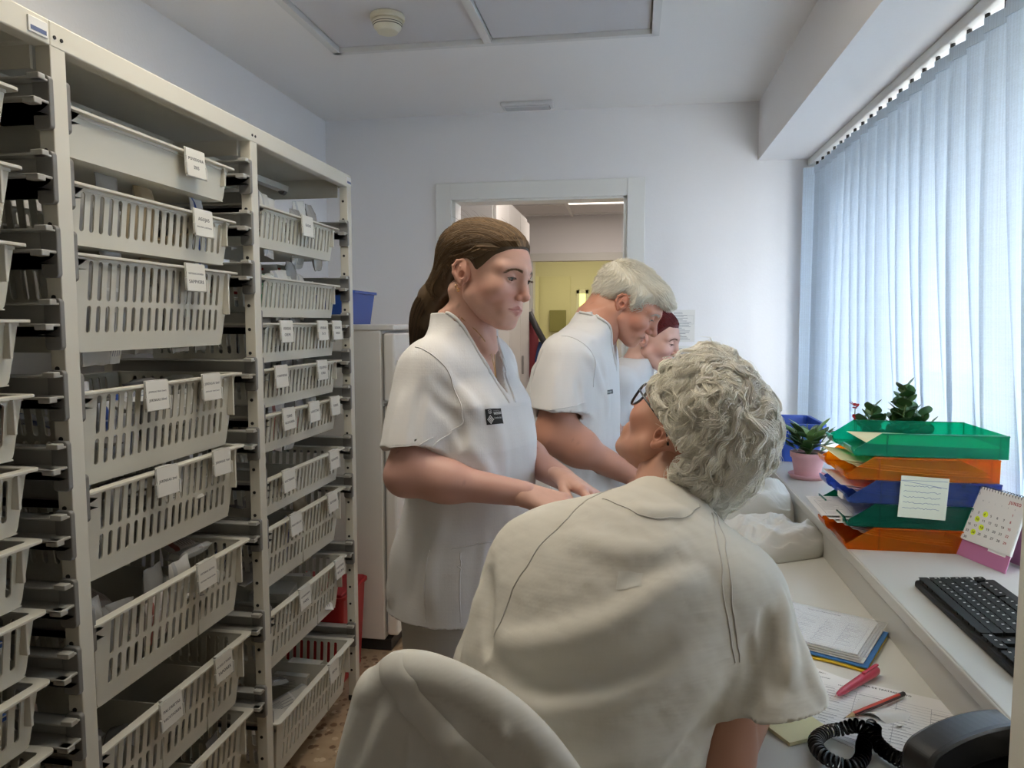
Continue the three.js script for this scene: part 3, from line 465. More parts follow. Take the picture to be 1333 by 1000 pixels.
// ------------------------------------------------------------ keyboard
{
  const k = thing('keyboard', 'black computer keyboard lying on the ledge beside the calendar', 'keyboard', [.676, .8605, -1.424], -Math.PI / 2), km = std(new THREE.Color(.012, .013, .013), .5, { specularIntensity: .5 }), cap = std(new THREE.Color(.010, .011, .011), .55, { specularIntensity: .5 }), cap2 = cap;
  const base = bb(-.222, .222, 0, .016, -.078, .078, .006); { const p = base.attributes.position; for (let i = 0; i < p.count; i++) if (p.getY(i) > .008) p.setY(i, p.getY(i) + .010 * (.078 - p.getZ(i)) / .156); base.computeVertexNormals(); }
  part('case', base, km, k);
  const keyG = (w) => { const s = rrect(-w / 2, -.0075, w / 2, .0075, .002), g = new THREE.ExtrudeGeometry(s, { depth: .007, bevelEnabled: true, bevelThickness: .0025, bevelSize: -.0018, bevelOffset: .0018, bevelSegments: 2, curveSegments: 3 }); return g.rotateX(-Math.PI / 2); }, cache = {};
  const legend = std(new THREE.Color(.62, .62, .58), .6);
  const key = (x, row, w) => { const q = cache[w] ??= keyG(w - .0025), z = .064 - row * .0205 - (row > 4.5 ? .004 : 0), m = part('key', q, cap2, k); m.position.set(x, .0135 + .010 * (.078 - z) / .156, z); m.rotation.x = .05 + row * .02; m.rotation.order = 'XYZ'; if (w < .02 || row > 0) { const g = bb(-w / 2 + .005, -w / 2 + .0085, .0097, .0101, -.0045, -.0005); const lm = part('legend', g, legend, m); } };
  const rows = [[1.25, 1.25, 1.25, 6.25, 1.25, 1.25, 1.25, 1.25], [1.25, 1, 1, 1, 1, 1, 1, 1, 1, 1, 1, 1, 2.75], [1.75, 1, 1, 1, 1, 1, 1, 1, 1, 1, 1, 1, 1, 1.25], [1.5, 1, 1, 1, 1, 1, 1, 1, 1, 1, 1, 1, 1, 1.5], [1, 1, 1, 1, 1, 1, 1, 1, 1, 1, 1, 1, 1, 2], [1, .6, 1, 1, 1, 1, .4, 1, 1, 1, 1, .4, 1, 1, 1, 1]];
  rows.forEach((r, i) => { let x = -.214; for (const w of r) { if (!(i === 5 && w < 1)) key(x + w * .0188 / 2, i, w * .0188); x += w * .0188; } });
  for (let i = 0; i < 6; i++) for (let j = 0; j < 3; j++) if (i !== 2 && !(i === 1 && j !== 1)) key(.083 + j * .0188, i, .0188);
  for (let i = 0; i < 5; i++) for (let j = 0; j < 4; j++) key(.149 + j * .0188, i, .0188);
}
// ------------------------------------------------------------ desk calendar
{
  const c = thing('desk_calendar', 'spiral desk calendar on a pink card stand showing June with days marked', 'calendar', [.828, .8605, -1.868], R(-72)), pink = std(0xffffff, .6, { map: canvasTex(512, 160, (g) => { g.fillStyle = '#b4729c'; g.fillRect(0, 0, 512, 160); g.fillStyle = '#a01f34'; g.fillRect(150, 40, 40, 30); g.fillStyle = '#2c2032'; g.font = 'bold 26px sans-serif'; g.fillText('INTERSURGICAL', 100, 104); g.fillStyle = '#a01f34'; g.font = 'bold 24px sans-serif'; g.fillText('www.', 340, 60); g.fillStyle = '#eee'; g.fillText('INFO', 400, 84); g.fillStyle = '#2c2032'; g.fillRect(330, 96, 120, 6); g.fillStyle = '#eee'; g.fillRect(350, 120, 130, 8); }) });
  const pageT = canvasTex(1024, 720, (g, w, h) => {
    g.fillStyle = '#e2e0de'; g.fillRect(0, 0, w, h); g.fillStyle = '#8d1d2b'; g.fillRect(70, 50, 60, 44); g.fillStyle = '#26262b'; g.font = 'bold 30px sans-serif'; g.fillText('INTERSURGICAL', 34, 130); g.font = '46px sans-serif'; g.fillText('2025', 280, 110); g.fillStyle = '#a02733'; g.font = 'bold 56px sans-serif'; g.fillText('JUNIO', 800, 120);
    g.fillStyle = '#6c6f82'; g.fillRect(34, 160, 190, 26); g.fillRect(34, 410, 190, 26); g.fillStyle = '#9a9aa2'; for (let i = 0; i < 10; i++) { g.fillRect(40, 205 + i * 19, 150, 5); g.fillRect(40, 455 + i * 19, 130, 5); }
    g.font = '24px sans-serif'; ['L', 'M', 'X', 'J', 'V', 'S', 'D'].forEach((d, i) => { g.fillStyle = '#8a8a92'; g.fillText(d, 345 + i * 92, 180); });
    for (let d = 1; d <= 30; d++) { const q = d + 5, x = 335 + (q % 7) * 92, y = 262 + Math.floor(q / 7) * 88; if ([4, 10, 18, 24].includes(d)) { g.fillStyle = '#dcee2a'; g.beginPath(); g.arc(x + 22, y - 16, 38, 0, 7); g.fill(); } g.fillStyle = q % 7 === 6 ? '#a02733' : '#222228'; g.font = 'bold 42px sans-serif'; g.fillText(String(d), x, y); }
  });
  const tilt = (g) => g.rotateX(-.30);
  part('stand_front', tilt(new THREE.BoxGeometry(.20, .17, .0016).translate(0, .085, 0)).translate(0, 0, .032), pink, c);
  part('stand_back', new THREE.BoxGeometry(.20, .165, .0016).translate(0, .0825, 0).rotateX(.18).translate(0, 0, -.046), std(new THREE.Color(.45, .24, .37), .6), c);
  part('page', tilt(new THREE.BoxGeometry(.205, .132, .0012).translate(.0, .108, .006)).translate(0, 0, .032), std(0xffffff, .6, { map: pageT }), c);
  part('page_block', tilt(new THREE.BoxGeometry(.203, .134, .004).translate(.002, .107, .0028)).translate(0, 0, .032), plainPaper, c);
  const rg = new THREE.TorusGeometry(.0065, .0008, 6, 16); for (let i = 0; i < 24; i++) { const q = part('ring', rg, blackM, c); q.position.set(-.094 + i * .0082, .164, -.018); q.rotation.y = Math.PI / 2; }
}
// ------------------------------------------------------------ things on the desk
{
  const dy = .7555;
  single('form_sheet', sheetGeo(.30, .212, .0, .0008, (u, v) => .012 * Math.max(0, u - .75) ** 2 * 16 * v), paperM, 'large printed form lying on the desk under the pens', 'paper', [.41, dy + .001, -1.296], R(-22));
  single('form_sheet', sheetGeo(.297, .21, 0, .0008), paperM, 'printed form partly under the larger form near the sleeve', 'paper', [.318, dy, -1.349], R(-42));
  single('paper_slip', sheetGeo(.075, .05, .006, .0006, (u, v) => .004 * Math.sin(u * 9 + v * 4)), plainPaper, 'small crumpled slip of paper under the pencil', 'paper', [.427, dy + .004, -1.289], R(-35));
  single('sticky_note', bb(-.055, .055, 0, .006, -.045, .045), std(new THREE.Color(.78, .74, .45), .8), 'pale yellow note pad beside the elbow of the seated woman', 'note pad', [.265, dy, -1.237], R(-60));
  // folder with papers
  const f = thing('folder', 'clear plastic folder of papers with blue and yellow edges on the desk', 'folder', [.385, dy, -1.60], R(-28));
  part('yellow_cover', sheetGeo(.25, .20, 0, .003, (u, v) => .006 * Math.sin(u * 10) * Math.max(0, v - .7)).translate(.004, .002, .008), std(new THREE.Color(.72, .48, .03), .6), f);
  part('blue_sheet', sheetGeo(.246, .20, 0, .003).translate(.006, .008, .002), std(new THREE.Color(.05, .2, .5), .5), f);
  for (let i = 0; i < 4; i++) part('sheet', sheetGeo(.24, .19, 0, .002).translate(-.004 * i, .012 + i * .004, -.002 * i), i === 3 ? paperM : plainPaper, f);
  part('plastic_sleeve', sheetGeo(.252, .205, 0, .0008).translate(0, .028, 0), std(new THREE.Color(.95, .96, .97), .3, { transmission: .92, thickness: 0, ior: 1.2 }), f);
  // pen
  const p = thing('pen', 'thick red plastic pen lying on the printed form', 'pen', [.412, dy + .011, -1.380], Math.atan2(.122, .109));
  const prof = (a) => new THREE.LatheGeometry(a.map(([r, y]) => new THREE.Vector2(r, y)), 20).rotateZ(-Math.PI / 2);
  part('barrel', prof([[.0015, -.072], [.004, -.066], [.0065, -.05], [.0075, -.02], [.0085, .02], [.0095, .05], [.009, .072], [.006, .080], [0, .082]]), std(new THREE.Color(.52, .03, .07), .35, { clearcoat: .4 }), p); part('clip', bb(.025, .08, .0085, .0115, -.003, .003, .001), std(new THREE.Color(.6, .05, .09), .35), p); part('tip', prof([[0, -.080], [.001, -.078], [.0016, -.071], [0, -.070]]), std(new THREE.Color(.65, .4, .35), .4), p);
  const q = thing('pencil', 'red and black pencil lying across the small slip of paper', 'pencil', [.42, dy + .009, -1.303], Math.atan2(.100, .124));
  const hex = (r0, r1, a, b) => new THREE.CylinderGeometry(r1, r0, b - a, 6).translate(0, (a + b) / 2, 0).rotateZ(-Math.PI / 2);
  part('shaft', hex(.0042, .0042, -.058, .068), std(new THREE.Color(.62, .06, .03), .4), q); part('stripe', [bb(-.058, .068, -.002, .0022, .0022, .0041)], blackM, q); part('cap', hex(.0043, .0043, .068, .082), blackM, q);
  part('point', hex(.0008, .0042, -.078, -.058), std(new THREE.Color(.62, .42, .22), .7), q); part('lead', hex(.0002, .0009, -.083, -.078), blackM, q);
  // telephone
  const t = thing('telephone', 'black desk telephone with a coiled cord at the lower right', 'telephone', [.516, dy, -1.068], R(-62)), ph = std(new THREE.Color(.014, .015, .016), .32, { clearcoat: .3 });
  const body = new RoundedBoxGeometry(.20, .04, .22, 4, .014).translate(.03, .022, .01); { const a = body.attributes.position; for (let i = 0; i < a.count; i++) if (a.getY(i) > .02) a.setY(i, a.getY(i) + .014 * (.1 - a.getZ(i)) / .2); body.computeVertexNormals(); }
  part('body', body, ph, t);
  const hs = new THREE.Shape(); hs.moveTo(-.108, 0); hs.quadraticCurveTo(-.115, .028, -.09, .036); hs.bezierCurveTo(-.04, .054, .04, .054, .09, .036); hs.quadraticCurveTo(.115, .028, .108, 0); hs.quadraticCurveTo(.09, -.008, .066, -.002); hs.bezierCurveTo(.05, .018, -.05, .018, -.066, -.002); hs.quadraticCurveTo(-.09, -.008, -.108, 0);
  part('handset', extr(hs, .036, .006, 16).translate(0, .050, -.018).rotateY(Math.PI / 2).translate(-.035, 0, .01), ph, t);
  part('speaker_cup', [cyl(.026, .024, .012, -.035, .045, .095, 24), new THREE.TorusGeometry(.016, .002, 6, 24).rotateX(Math.PI / 2).translate(.02, .046, .06), new THREE.TorusGeometry(.010, .002, 6, 24).rotateX(Math.PI / 2).translate(.02, .046, .06)], ph, t);
  for (let i = 0; i < 4; i++) for (let j = 0; j < 3; j++) part('key', bb(.03 + j * .024, .046 + j * .024, .045, .056, -.06 + i * .02, -.048 + i * .02, .002), std(new THREE.Color(.05, .05, .055), .4), t);
  // coiled cord
  const path = new THREE.CatmullRomCurve3([[.47, .03, -1.165], [.42, .016, -1.175], [.395, .020, -1.215], [.40, .028, -1.245], [.375, .02, -1.205], [.36, .016, -1.165], [.335, .016, -1.14], [.305, .016, -1.16], [.30, .016, -1.20], [.325, .016, -1.235], [.352, .018, -1.245], [.375, .03, -1.235], [.40, .018, -1.19], [.43, .016, -1.15], [.46, .022, -1.115]].map(([x, y, z]) => V(x * .964, dy + y, z * .964)));
  const N = 1500, turns = 78, pts = [], fr = path.computeFrenetFrames(N, false);
  for (let i = 0; i <= N; i++) { const c = path.getPointAt(i / N), a = i / N * turns * 6.283, e = Math.min(1, i / 40, (N - i) / 40); c.addScaledVector(fr.normals[i], Math.cos(a) * .0095 * e).addScaledVector(fr.binormals[i], Math.sin(a) * .0095 * e); pts.push(c); }
  class Pl extends THREE.Curve { getPoint(u) { const f = u * N, i = Math.min(N - 1, Math.floor(f)); return pts[i].clone().lerp(pts[i + 1], f - i); } getPointAt(u) { return this.getPoint(u); } }
  part('cord', new THREE.TubeGeometry(new Pl(), 1300, .0026, 6).translate(-.516, -dy, 1.068).rotateY(R(62)), ph, t);
  // white plastic bags
  const bag = (label, pos, w, h, d, seed, turn) => {
    const g = new THREE.SphereGeometry(1, 110, 70), a = g.attributes.position;
    for (let i = 0; i < a.count; i++) { let x = a.getX(i), y = a.getY(i), z = a.getZ(i); const px = Math.sign(x) * Math.abs(x) ** .6, pz = Math.sign(z) * Math.abs(z) ** .6; const wr = .15 * Math.abs(noise(px * 1.4 + pz + seed, y, pz * 1.6)) + .06 * Math.abs(noise(px * 3 + pz * 3, y * 2 + seed, pz * 2)) + .012 * Math.abs(noise(px * 9, y * 6 + seed, pz * 12)); y = y < -.35 ? -.35 : y; const e = 1 - .5 * Math.max(0, Math.abs(x) - .75); a.setXYZ(i, px * w * (1 + .04 * noise(z * 3, y * 3, seed)), (y + .35) * h * (1.15 - wr * 4) * e, pz * d); }
    g.computeVertexNormals(); single('plastic_bag', g, std(new THREE.Color(.78, .78, .74), .28, { clearcoat: .3, transmission: .12, thickness: 0 }), label, 'bag', pos, turn);
  };
  bag('crumpled white plastic bag on the desk nearest the seated woman', [.405, dy, -2.207], .155, .07, .11, 3, .5);
  bag('white plastic bag with a raised fold lying behind the nearer bag', [.36, dy, -2.525], .17, .12, .12, 8, .2);
}
// ------------------------------------------------------------ distance fields and their meshes
const smin = (a, b, k) => { const h = Math.max(k - Math.abs(a - b), 0) / k; return Math.min(a, b) - h * h * k * .25; };
const smax = (a, b, k) => -smin(-a, -b, k);
function cap(ax, ay, az, bx, by, bz, ra, rb) {
  const dx = bx - ax, dy = by - ay, dz = bz - az, q = 1 / (dx * dx + dy * dy + dz * dz);
  return (x, y, z) => { const px = x - ax, py = y - ay, pz = z - az, h = clamp((px * dx + py * dy + pz * dz) * q, 0, 1); return sq((px - dx * h) ** 2 + (py - dy * h) ** 2 + (pz - dz * h) ** 2) - (ra + (rb - ra) * h); };
}
const CAP = (a, b, ra, rb = ra) => cap(...a, ...b, ra, rb);
function ell(cx, cy, cz, rx, ry, rz) {
  return (x, y, z) => { const a = (x - cx) / rx, b = (y - cy) / ry, c = (z - cz) / rz, k0 = sq(a * a + b * b + c * c), k1 = sq((a / rx) ** 2 + (b / ry) ** 2 + (c / rz) ** 2); return k1 < 1e-9 ? -Math.min(rx, ry, rz) : k0 * (k0 - 1) / k1; };
}
const sph = (cx, cy, cz, r) => (x, y, z) => sq((x - cx) ** 2 + (y - cy) ** 2 + (z - cz) ** 2) - r;
const blend = (fs, k) => (x, y, z) => { let d = fs[0](x, y, z); for (let i = 1; i < fs.length; i++) d = smin(d, fs[i](x, y, z), k); return d; };
function grad(f, p, e = .0015) { const g = V(f(p.x + e, p.y, p.z) - f(p.x - e, p.y, p.z), f(p.x, p.y + e, p.z) - f(p.x, p.y - e, p.z), f(p.x, p.y, p.z + e) - f(p.x, p.y, p.z - e)); return g.length() > 1e-9 ? g.normalize() : g.set(0, 1, 0); }
function project(f, p, off = 0, n = 4) { p = p.clone(); for (let i = 0; i < n; i++) p.addScaledVector(grad(f, p), -clamp(f(p.x, p.y, p.z), -.03, .03)); return off ? p.addScaledVector(grad(f, p), off) : p; }
// surface nets with far blocks skipped
function netMesh(f, [x0, y0, z0], [x1, y1, z1], h, color, uvScale = 1) {
  const nx = Math.ceil((x1 - x0) / h) + 1, ny = Math.ceil((y1 - y0) / h) + 1, nz = Math.ceil((z1 - z0) / h) + 1, F = new Float32Array(nx * ny * nz), id = (i, j, k) => (k * ny + j) * nx + i, S = 4, rad = h * S * .5 * 1.7321 * 1.5;
  for (let k = 0; k < nz; k += S) for (let j = 0; j < ny; j += S) for (let i = 0; i < nx; i += S) {
    const ie = Math.min(nx, i + S), je = Math.min(ny, j + S), ke = Math.min(nz, k + S), c = f(x0 + (i + S / 2 - .5) * h, y0 + (j + S / 2 - .5) * h, z0 + (k + S / 2 - .5) * h);
    const far = Math.abs(c) > rad + h;
    for (let kk = k; kk < ke; kk++) for (let jj = j; jj < je; jj++) for (let ii = i; ii < ie; ii++) F[id(ii, jj, kk)] = far ? c : f(x0 + ii * h, y0 + jj * h, z0 + kk * h);
  }
  const vid = new Int32Array(nx * ny * nz).fill(-1), P = [];
  for (let k = 0; k < nz - 1; k++) for (let j = 0; j < ny - 1; j++) for (let i = 0; i < nx - 1; i++) {
    let m = 0, sx = 0, sy = 0, sz = 0, n = 0;
    const a = [F[id(i, j, k)], F[id(i + 1, j, k)], F[id(i, j + 1, k)], F[id(i + 1, j + 1, k)], F[id(i, j, k + 1)], F[id(i + 1, j, k + 1)], F[id(i, j + 1, k + 1)], F[id(i + 1, j + 1, k + 1)]];
    for (let q = 0; q < 8; q++) if (a[q] < 0) m |= 1 << q;
    if (m === 0 || m === 255) continue;
    for (let q = 0; q < 8; q++) for (let b = 1; b < 8; b <<= 1) if (!(q & b)) { const r = q | b; if ((a[q] < 0) !== (a[r] < 0)) { const t = a[q] / (a[q] - a[r]); sx += (q & 1) + (b === 1 ? t : 0); sy += (q >> 1 & 1) + (b === 2 ? t : 0); sz += (q >> 2 & 1) + (b === 4 ? t : 0); n++; } }
    vid[id(i, j, k)] = P.length / 3; P.push(x0 + (i + sx / n) * h, y0 + (j + sy / n) * h, z0 + (k + sz / n) * h);
  }
  const I = [], quad = (a, b, c, d, flip) => { if (a < 0 || b < 0 || c < 0 || d < 0) return; flip ? I.push(a, c, b, a, d, c) : I.push(a, b, c, a, c, d); };
  for (let k = 1; k < nz - 1; k++) for (let j = 1; j < ny - 1; j++) for (let i = 1; i < nx - 1; i++) {
    const s = F[id(i, j, k)] < 0;
    if (s !== F[id(i + 1, j, k)] < 0) quad(vid[id(i, j - 1, k - 1)], vid[id(i, j, k - 1)], vid[id(i, j, k)], vid[id(i, j - 1, k)], !s);
    if (s !== F[id(i, j + 1, k)] < 0) quad(vid[id(i - 1, j, k - 1)], vid[id(i - 1, j, k)], vid[id(i, j, k)], vid[id(i, j, k - 1)], !s);
    if (s !== F[id(i, j, k + 1)] < 0) quad(vid[id(i - 1, j - 1, k)], vid[id(i, j - 1, k)], vid[id(i, j, k)], vid[id(i - 1, j, k)], !s);
  }
  const n = P.length / 3, pos = new Float32Array(P), nor = new Float32Array(n * 3), uv = new Float32Array(n * 2), col = color ? new Float32Array(n * 3) : null, v = V(0, 0, 0), e = Math.min(h * .5, .0015), c = new THREE.Color();
  for (let i = 0; i < n; i++) {
    v.set(pos[i * 3], pos[i * 3 + 1], pos[i * 3 + 2]); let g;
    for (let q = 0; q < 2; q++) { g = grad(f, v, e); v.addScaledVector(g, -clamp(f(v.x, v.y, v.z), -h * .5, h * .5)); }
    g = grad(f, v, Math.max(e, h * .35));
    pos.set([v.x, v.y, v.z], i * 3); nor.set([g.x, g.y, g.z], i * 3); uv.set([(v.x + v.z) * uvScale, v.y * uvScale], i * 2);
    if (col) { color(v.x, v.y, v.z, c); col.set([c.r, c.g, c.b], i * 3); }
  }
  const g = new THREE.BufferGeometry(); g.setAttribute('position', new THREE.BufferAttribute(pos, 3)); g.setAttribute('normal', new THREE.BufferAttribute(nor, 3)); g.setAttribute('uv', new THREE.BufferAttribute(uv, 2)); if (col) g.setAttribute('color', new THREE.BufferAttribute(col, 3));
  g.setIndex(I); return g;
}
// many thin strands as one geometry: each { p: [Vector3...], r, c: Color, r1 }
function strandsGeo(list) {
  let n = 0, t = 0; for (const s of list) { n += s.p.length * 3; t += (s.p.length - 1) * 18; }
  const pos = new Float32Array(n * 3), nor = new Float32Array(n * 3), col = new Float32Array(n * 3), idx = new Uint32Array(t); let v = 0, q = 0; const d = V(0, 0, 0), u = V(0, 0, 0), w = V(0, 0, 0), nv = V(0, 0, 0);
  for (const s of list) {
    const L = s.p.length, v0 = v; u.set(.31, .87, .38);
    for (let i = 0; i < L; i++) {
      d.subVectors(s.p[Math.min(L - 1, i + 1)], s.p[Math.max(0, i - 1)]).normalize(); u.addScaledVector(d, -u.dot(d)).normalize(); w.crossVectors(d, u);
      const r = s.r * (1 - .75 * Math.pow(i / (L - 1), 3)) * (s.root === undefined ? 1 : lerp(s.root, 1, Math.min(1, i / (L * .3))));
      for (let k = 0; k < 3; k++) { const a = k * 2.0944, cx = Math.cos(a), sx = Math.sin(a), X = u.x * cx + w.x * sx, Y = u.y * cx + w.y * sx, Z = u.z * cx + w.z * sx; pos.set([s.p[i].x + X * r, s.p[i].y + Y * r, s.p[i].z + Z * r], v * 3); if (s.n) { const m = s.n[Math.min(i, s.n.length - 1)]; nv.set(X + m.x * .3, Y + m.y * .3, Z + m.z * .3).normalize(); nor.set([nv.x, nv.y, nv.z], v * 3); } else nor.set([X, Y, Z], v * 3); col.set([s.c.r, s.c.g, s.c.b], v * 3); v++; }
      if (i) for (let k = 0; k < 3; k++) { const a = v0 + (i - 1) * 3 + k, b = v0 + (i - 1) * 3 + (k + 1) % 3; idx.set([a, b, a + 3, b, b + 3, a + 3], q); q += 6; }
    }
  }
  const g = new THREE.BufferGeometry(); g.setAttribute('position', new THREE.BufferAttribute(pos, 3)); g.setAttribute('normal', new THREE.BufferAttribute(nor, 3)); g.setAttribute('color', new THREE.BufferAttribute(col, 3)); g.setIndex(new THREE.BufferAttribute(idx, 1)); return g;
}
function mergeIdx(list) { const a = list.map((g) => { for (const k of Object.keys(g.attributes)) if (!['position', 'normal', 'color'].includes(k)) g.deleteAttribute(k); return g; }); return mergeGeometries(a); }
// ------------------------------------------------------------ head in its own frame: origin between the ears, +z the face, +y up
function headField(o = {}) {
  const jw = o.jaw ?? 1, ns = o.nose ?? 1, op = o.open ?? .0042, ly = o.lid ?? -.001, full = o.cheek ?? 1;
  const cran = ell(0, .041, -.008, .0745, .083, .098), face = ell(0, -.006, .026, .0605, .088, .067), jaw = cap(.049 * jw, -.048, .014, .018, -.092, .070, .019, .016), chin = sph(0, -.089, .0765, .0168), cheek = sph(.042, -.018, .062, .0215 * full), brow = cap(.010, .031, .0865, .048, .031, .066, .0095, .008), under = cap(0, -.055, -.01, 0, -.072, .045, .040, .034), socket = sph(.032, .013, .1065, .0225), lid = sph(.032, .0125, .0745, .0142), slit = ell(.0328, .0125 + ly, .091, .0142, op, .013),
    bridge = cap(0, .024, .085, 0, -.019, .102 + .006 * ns, .0070, .0094 * ns), tip = sph(0, -.0235, .1015 + .007 * ns, .0104 * ns), ala = sph(.0115 * ns, -.0285, .099, .0078 * ns), nostril = ell(.0062 * ns, -.0365, .1045, .0034, .003, .0052), muzzle = ell(0, -.058, .078, .038, .024, .0175), up = cap(0, -.0515, .0955, .0245, -.0570, .0905, .0052, .0024), low = cap(0, -.0640, .0938, .0215, -.0592, .0905, .0066, .0026), line = cap(0, -.0576, .1005, .0262, -.0580, .0925, .0014, .0012), temple = ell(.072, .03, .06, .014, .03, .03);
  const f = (x, y, z) => {
    const a = Math.abs(x); let d = smin(cran(x, y, z), face(x, y, z), .03);
    if (d > .06) return d - .012;
    d = smin(d, jaw(a, y, z), .028); d = smin(d, under(x, y, z), .02); d = smin(d, chin(x, y, z), .02); d = smin(d, cheek(a, y, z), .026); d = smin(d, brow(a, y, z), .018); d = smin(d, muzzle(x, y, z), .016);
    d = smax(d, -socket(a, y, z), .016); d = smin(d, bridge(x, y, z), .014); d = smin(d, tip(x, y, z), .007); d = smin(d, ala(a, y, z), .006); d = smax(d, -nostril(a, y, z), .002);
    d = smin(d, lid(a, y, z), .004); d = smax(d, -slit(a, y, z), .0012);
    d = smin(d, up(a, y, z), .0035); d = smin(d, low(a, y, z), .0035); d = smax(d, -line(a, y, z), .002);
    return d;
  };
  f.lips = (x, y, z) => Math.min(up(Math.abs(x), y, z), low(Math.abs(x), y, z));
  return f;
}
function earField(s) {                              // s: +1 left ear, -1 right ear
  const X = (z) => .0705 + (.006 - z) * .55, pt = [[.004, .012], [.018, .010], [.030, .002], [.0335, -.009], [.028, -.020], [.012, -.026], [-.006, -.022], [-.018, -.013], [-.028, -.004]], chain = [];
  for (let i = 0; i < pt.length - 1; i++) { const [y, z] = pt[i], [v, w] = pt[i + 1]; chain.push(cap(X(z), y, z - .004, X(w), v, w - .004, .0036 + (i > 5 ? .0012 : 0), .0036 + (i > 5 ? .0016 : 0))); }
  const plate = ell(.0785, .003, -.011, .0055, .032, .0180), lobe = ell(.0745, -.0285, -.005, .0042, .0085, .0075), anti = cap(.0825, .014, -.013, .0805, -.012, -.012, .003, .003), tr = ell(.0745, -.004, .006, .004, .007, .004), con = ell(.0815, -.005, -.004, .0075, .0105, .0075), root = ell(.0705, -.002, .0, .008, .024, .012);
  return (x, y, z) => { x = (x * s - .070) / .84 + .070; y = (y + .004) / .84 - .002; z = (z + .006) / .84 - .006; const px = x; let d = blend(chain, .003)(px, y, z); d = smin(d, plate(x, y, z), .004); d = smin(d, anti(x, y, z), .003); d = smin(d, root(x, y, z), .004); d = smin(d, lobe(x, y, z), .004); d = smax(d, -con(x, y, z), .003); return smin(d, tr(x, y, z), .003) * .84; };
}
const skinM = new THREE.MeshPhysicalMaterial({ color: 0xffffff, vertexColors: true, roughness: .48, sheen: .15, sheenRoughness: .6 });
const hairM = (o = {}) => new THREE.MeshPhysicalMaterial({ color: 0xffffff, vertexColors: true, roughness: .42, specularIntensity: .6, ...o });
const eyeM = new THREE.MeshPhysicalMaterial({ color: 0xffffff, vertexColors: true, roughness: .08, clearcoat: 1, clearcoatRoughness: .03 });
const C3 = (a) => new THREE.Color(a[0], a[1], a[2]);
